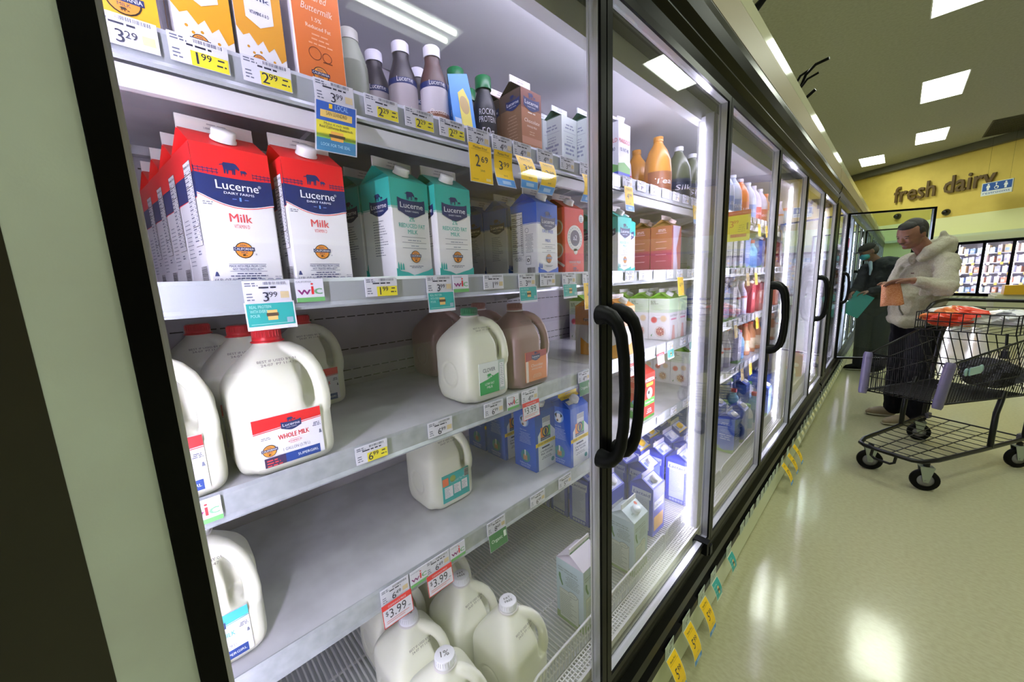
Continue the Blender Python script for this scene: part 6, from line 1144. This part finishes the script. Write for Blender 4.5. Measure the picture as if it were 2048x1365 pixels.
m = MB(); m.ball(T(-.30, 0, .05), (.62 * HS, .70 * HS, .62 * HS), M('grey_hair', (.28, .26, .24), .7), 14, RH); m.build('hair', wm2)
m = MB(); sc_ = M('white_scarf', (.62, .68, .72), .8); chain(m, [(Wp(-.27, 6.76, 1.46), .022), (Wp(-.255, 6.70, 1.38), .016), (Wp(-.26, 6.69, 1.31), .008)], sc_); m.build('scarf', wm2)
m = MB(); m.box((0, -.004, -.15), (.20, .004, .15), M('teal_folder', (.22, .58, .54), .5)); o = m.build('folder', None, (-.43, 6.52, .98)); o.rotation_euler = (0, math.radians(28), math.radians(10)); tag(o, 'teal folder held low by the masked shopper', 'folder')
# ------------------------------------------------------------------ coolers along the slanted far wall
wc = empty('wall_cooler', wallpt(2.45, 0, 0), math.atan2(SD.y, SD.x), 'black framed cooler cabinet along the far wall at the right edge', 'refrigerator'); WL = 4.6
m = MB(); m.box((0, -.06, .0), (WL, -.72, .12), black); m.box((0, -.06, .12), (WL, -.74, .30), cream); m.box((0, -.06, .30), (WL, -.70, .47), cream); m.build('cabinet_base', wc)
m = MB(); m.box((0, -.06, 1.97), (WL, -.72, 2.14), M('cream_header', (.86, .88, .72), .4)); m.box((0, -.02, .47), (WL, -.06, 2.14), backwhite); m.box((0, -.06, .47), (.03, -.7, 1.97), white); m.box((WL - .03, -.06, .47), (WL, -.7, 1.97), white); m.build('cabinet_shell', wc)
m = MB(); m.box((0, -.70, 1.90), (WL, -.74, 1.975), black); m.box((0, -.70, .435), (WL, -.74, .515), black)
xs_ = [0.0, .55, 1.10, 1.67, 2.24, 2.81, 3.38, 3.95, WL - .06]
for x in xs_: m.box((x, -.70, .5), (x + .055, -.74, 1.92), black)
m.build('door_frames', wc)
for i in range(8): MB().box((xs_[i] + .055, -.715, .515), (xs_[i + 1], -.72, 1.90), glass).build('glass_pane', wc)
m = MB()
for i in range(1, 8): m.tube([(xs_[i] + .027, -.66, .55), (xs_[i] + .027, -.66, 1.88)], .012, tubem, 8)
m.build('lamp_tubes', wc); shz = [.53, .80, 1.08, 1.36, 1.63]; smp = {}
for z in shz: MB().box((.03, -.10, z - .02), (WL - .03, -.55, z), shelfwhite).build('shelf_board', wc)
WCM = wc.matrix_basis.copy(); WCM = Matrix.Translation(Vector(wallpt(2.45, 0, 0))) @ Matrix.Rotation(math.atan2(SD.y, SD.x), 4, 'Z'); cols = ['D8D4E8', 'B8C4E0', '8CA8D8', 'D8C8C8', 'C88A70', 'E0DCE8', '9C9CB0', 'C8D8D0', 'E0C090']; shl = ['lowest', 'second lowest', 'middle', 'second highest', 'highest']; rnd = random.Random(3)
gm = {}
for cidx, cc in enumerate(cols):
    w_, h_ = rnd.uniform(.07, .11), rnd.uniform(.13, .21); m = MB(); m.box((-w_ / 2, -.05, 0), (w_ / 2, .05, h_), INK(cc)); m.box((-w_ / 2 + .01, -.051, h_ * .2), (w_ / 2 - .01, -.0505, h_ * .6), INK(cols[(cidx + 3) % 9])); m.lathe([(.02, 0), (.02, .02), (.001, .021)], INK('F0F0F4'), 8, (0, 0, h_)); gm[cidx] = m.mesh('grocery')
for si, z in enumerate(shz):
    for i in range(32):
        k = rnd.randrange(9); o = bpy.data.objects.new('grocery_carton', gm[k]); COL.objects.link(o); p = WCM @ Vector((.12 + i * .138 + rnd.uniform(-.015, .015), -.49, z + .001)); o.location = p; o.rotation_euler = (0, 0, math.atan2(SD.y, SD.x)); tag(o, 'tiny carton on the %s shelf of the far wall cooler' % shl[si], 'carton', 'cartons on the %s shelf of the far wall cooler' % shl[si])
    for i in range(17):
        m = MB(); m.box((-.03, -.003, -.07), (.03, 0, 0), INK('F0C860' if (i + si) % 3 else 'F0E8E0')); o = m.build('shelf_tag'); o.location = WCM @ Vector((.2 + i * .25 + rnd.uniform(-.05, .05), -.553, z + .01)); o.rotation_euler = (0, 0, math.atan2(SD.y, SD.x)); tag(o, 'tiny card under the %s shelf of the far wall cooler' % shl[si], 'price tag', 'cards on the %s shelf edge of the far wall cooler' % shl[si])
m = MB()
for i in range(32): m.add([(.1 + i * .14, -.745, .43), (.18 + i * .14, -.745, .43), (.15 + i * .14, -.79, .34), (.07 + i * .14, -.79, .34)], [(0, 1, 2, 3), (3, 2, 1, 0)], INK('E8ECD0'))
o = m.build('paper_slips'); o.location = wallpt(2.45, 0, 0); o.rotation_euler = (0, 0, math.atan2(SD.y, SD.x)); tag(o, 'row of curled pale paper slips under the far wall cooler doors', 'paper slips', kind='stuff')
# low display bin near the far cooler, and the aisle fixtures the door glass mirrors
m = MB(); m.box((1.55, 13.6, 0), (3.4, 14.5, .62), M('white_bin', (.82, .82, .70), .4)); m.box((1.58, 13.63, .62), (3.37, 14.47, .66), M('bin_rim', (.9, .9, .8), .4)); o = m.build('display_bin'); tag(o, 'low white display bin far behind the cart', 'bin')
m = MB(); m.box((1.66, 13.57, .66), (2.0, 13.9, .86), INK('E8B428')); o = m.build('yellow_crate'); tag(o, 'yellow goods stacked on the far white bin', 'crate')
mf = MB(); mf.box((2.3, -2.5, 0), (3.2, 5.2, .55), cream); mf.box((2.3, -2.5, .55), (2.36, 5.2, .85), cream); mf.box((2.36, -2.5, .55), (3.2, 5.2, .60), white); mf.box((3.1, -2.5, .6), (3.2, 5.2, 1.75), beige); mf.box((2.6, -2.5, 1.70), (3.2, 5.2, 1.8), beige); o = mf.build('meat_case'); tag(o, 'open cream goods case across the aisle, only mirrored in the door glass', 'display case')
rnd = random.Random(21); pc = [INK('C8685C'), INK('D8C8B8'), INK('B04A44'), INK('E0D8C8'), INK('8C9A6C')]
for i in range(22):
    m = MB(); m.box((-.11, -.085, 0), (.11, .085, .045), pc[i % 5]); m.box((-.10, -.075, .045), (.10, .075, .05), pc[(i + 1) % 5]); o = m.build('meat_tray', None, (2.62 + .26 * (i % 2), -.6 + (i // 2) * .24, .601)); tag(o, 'wrapped tray in the goods case across the aisle', 'tray', 'wrapped trays across the aisle')
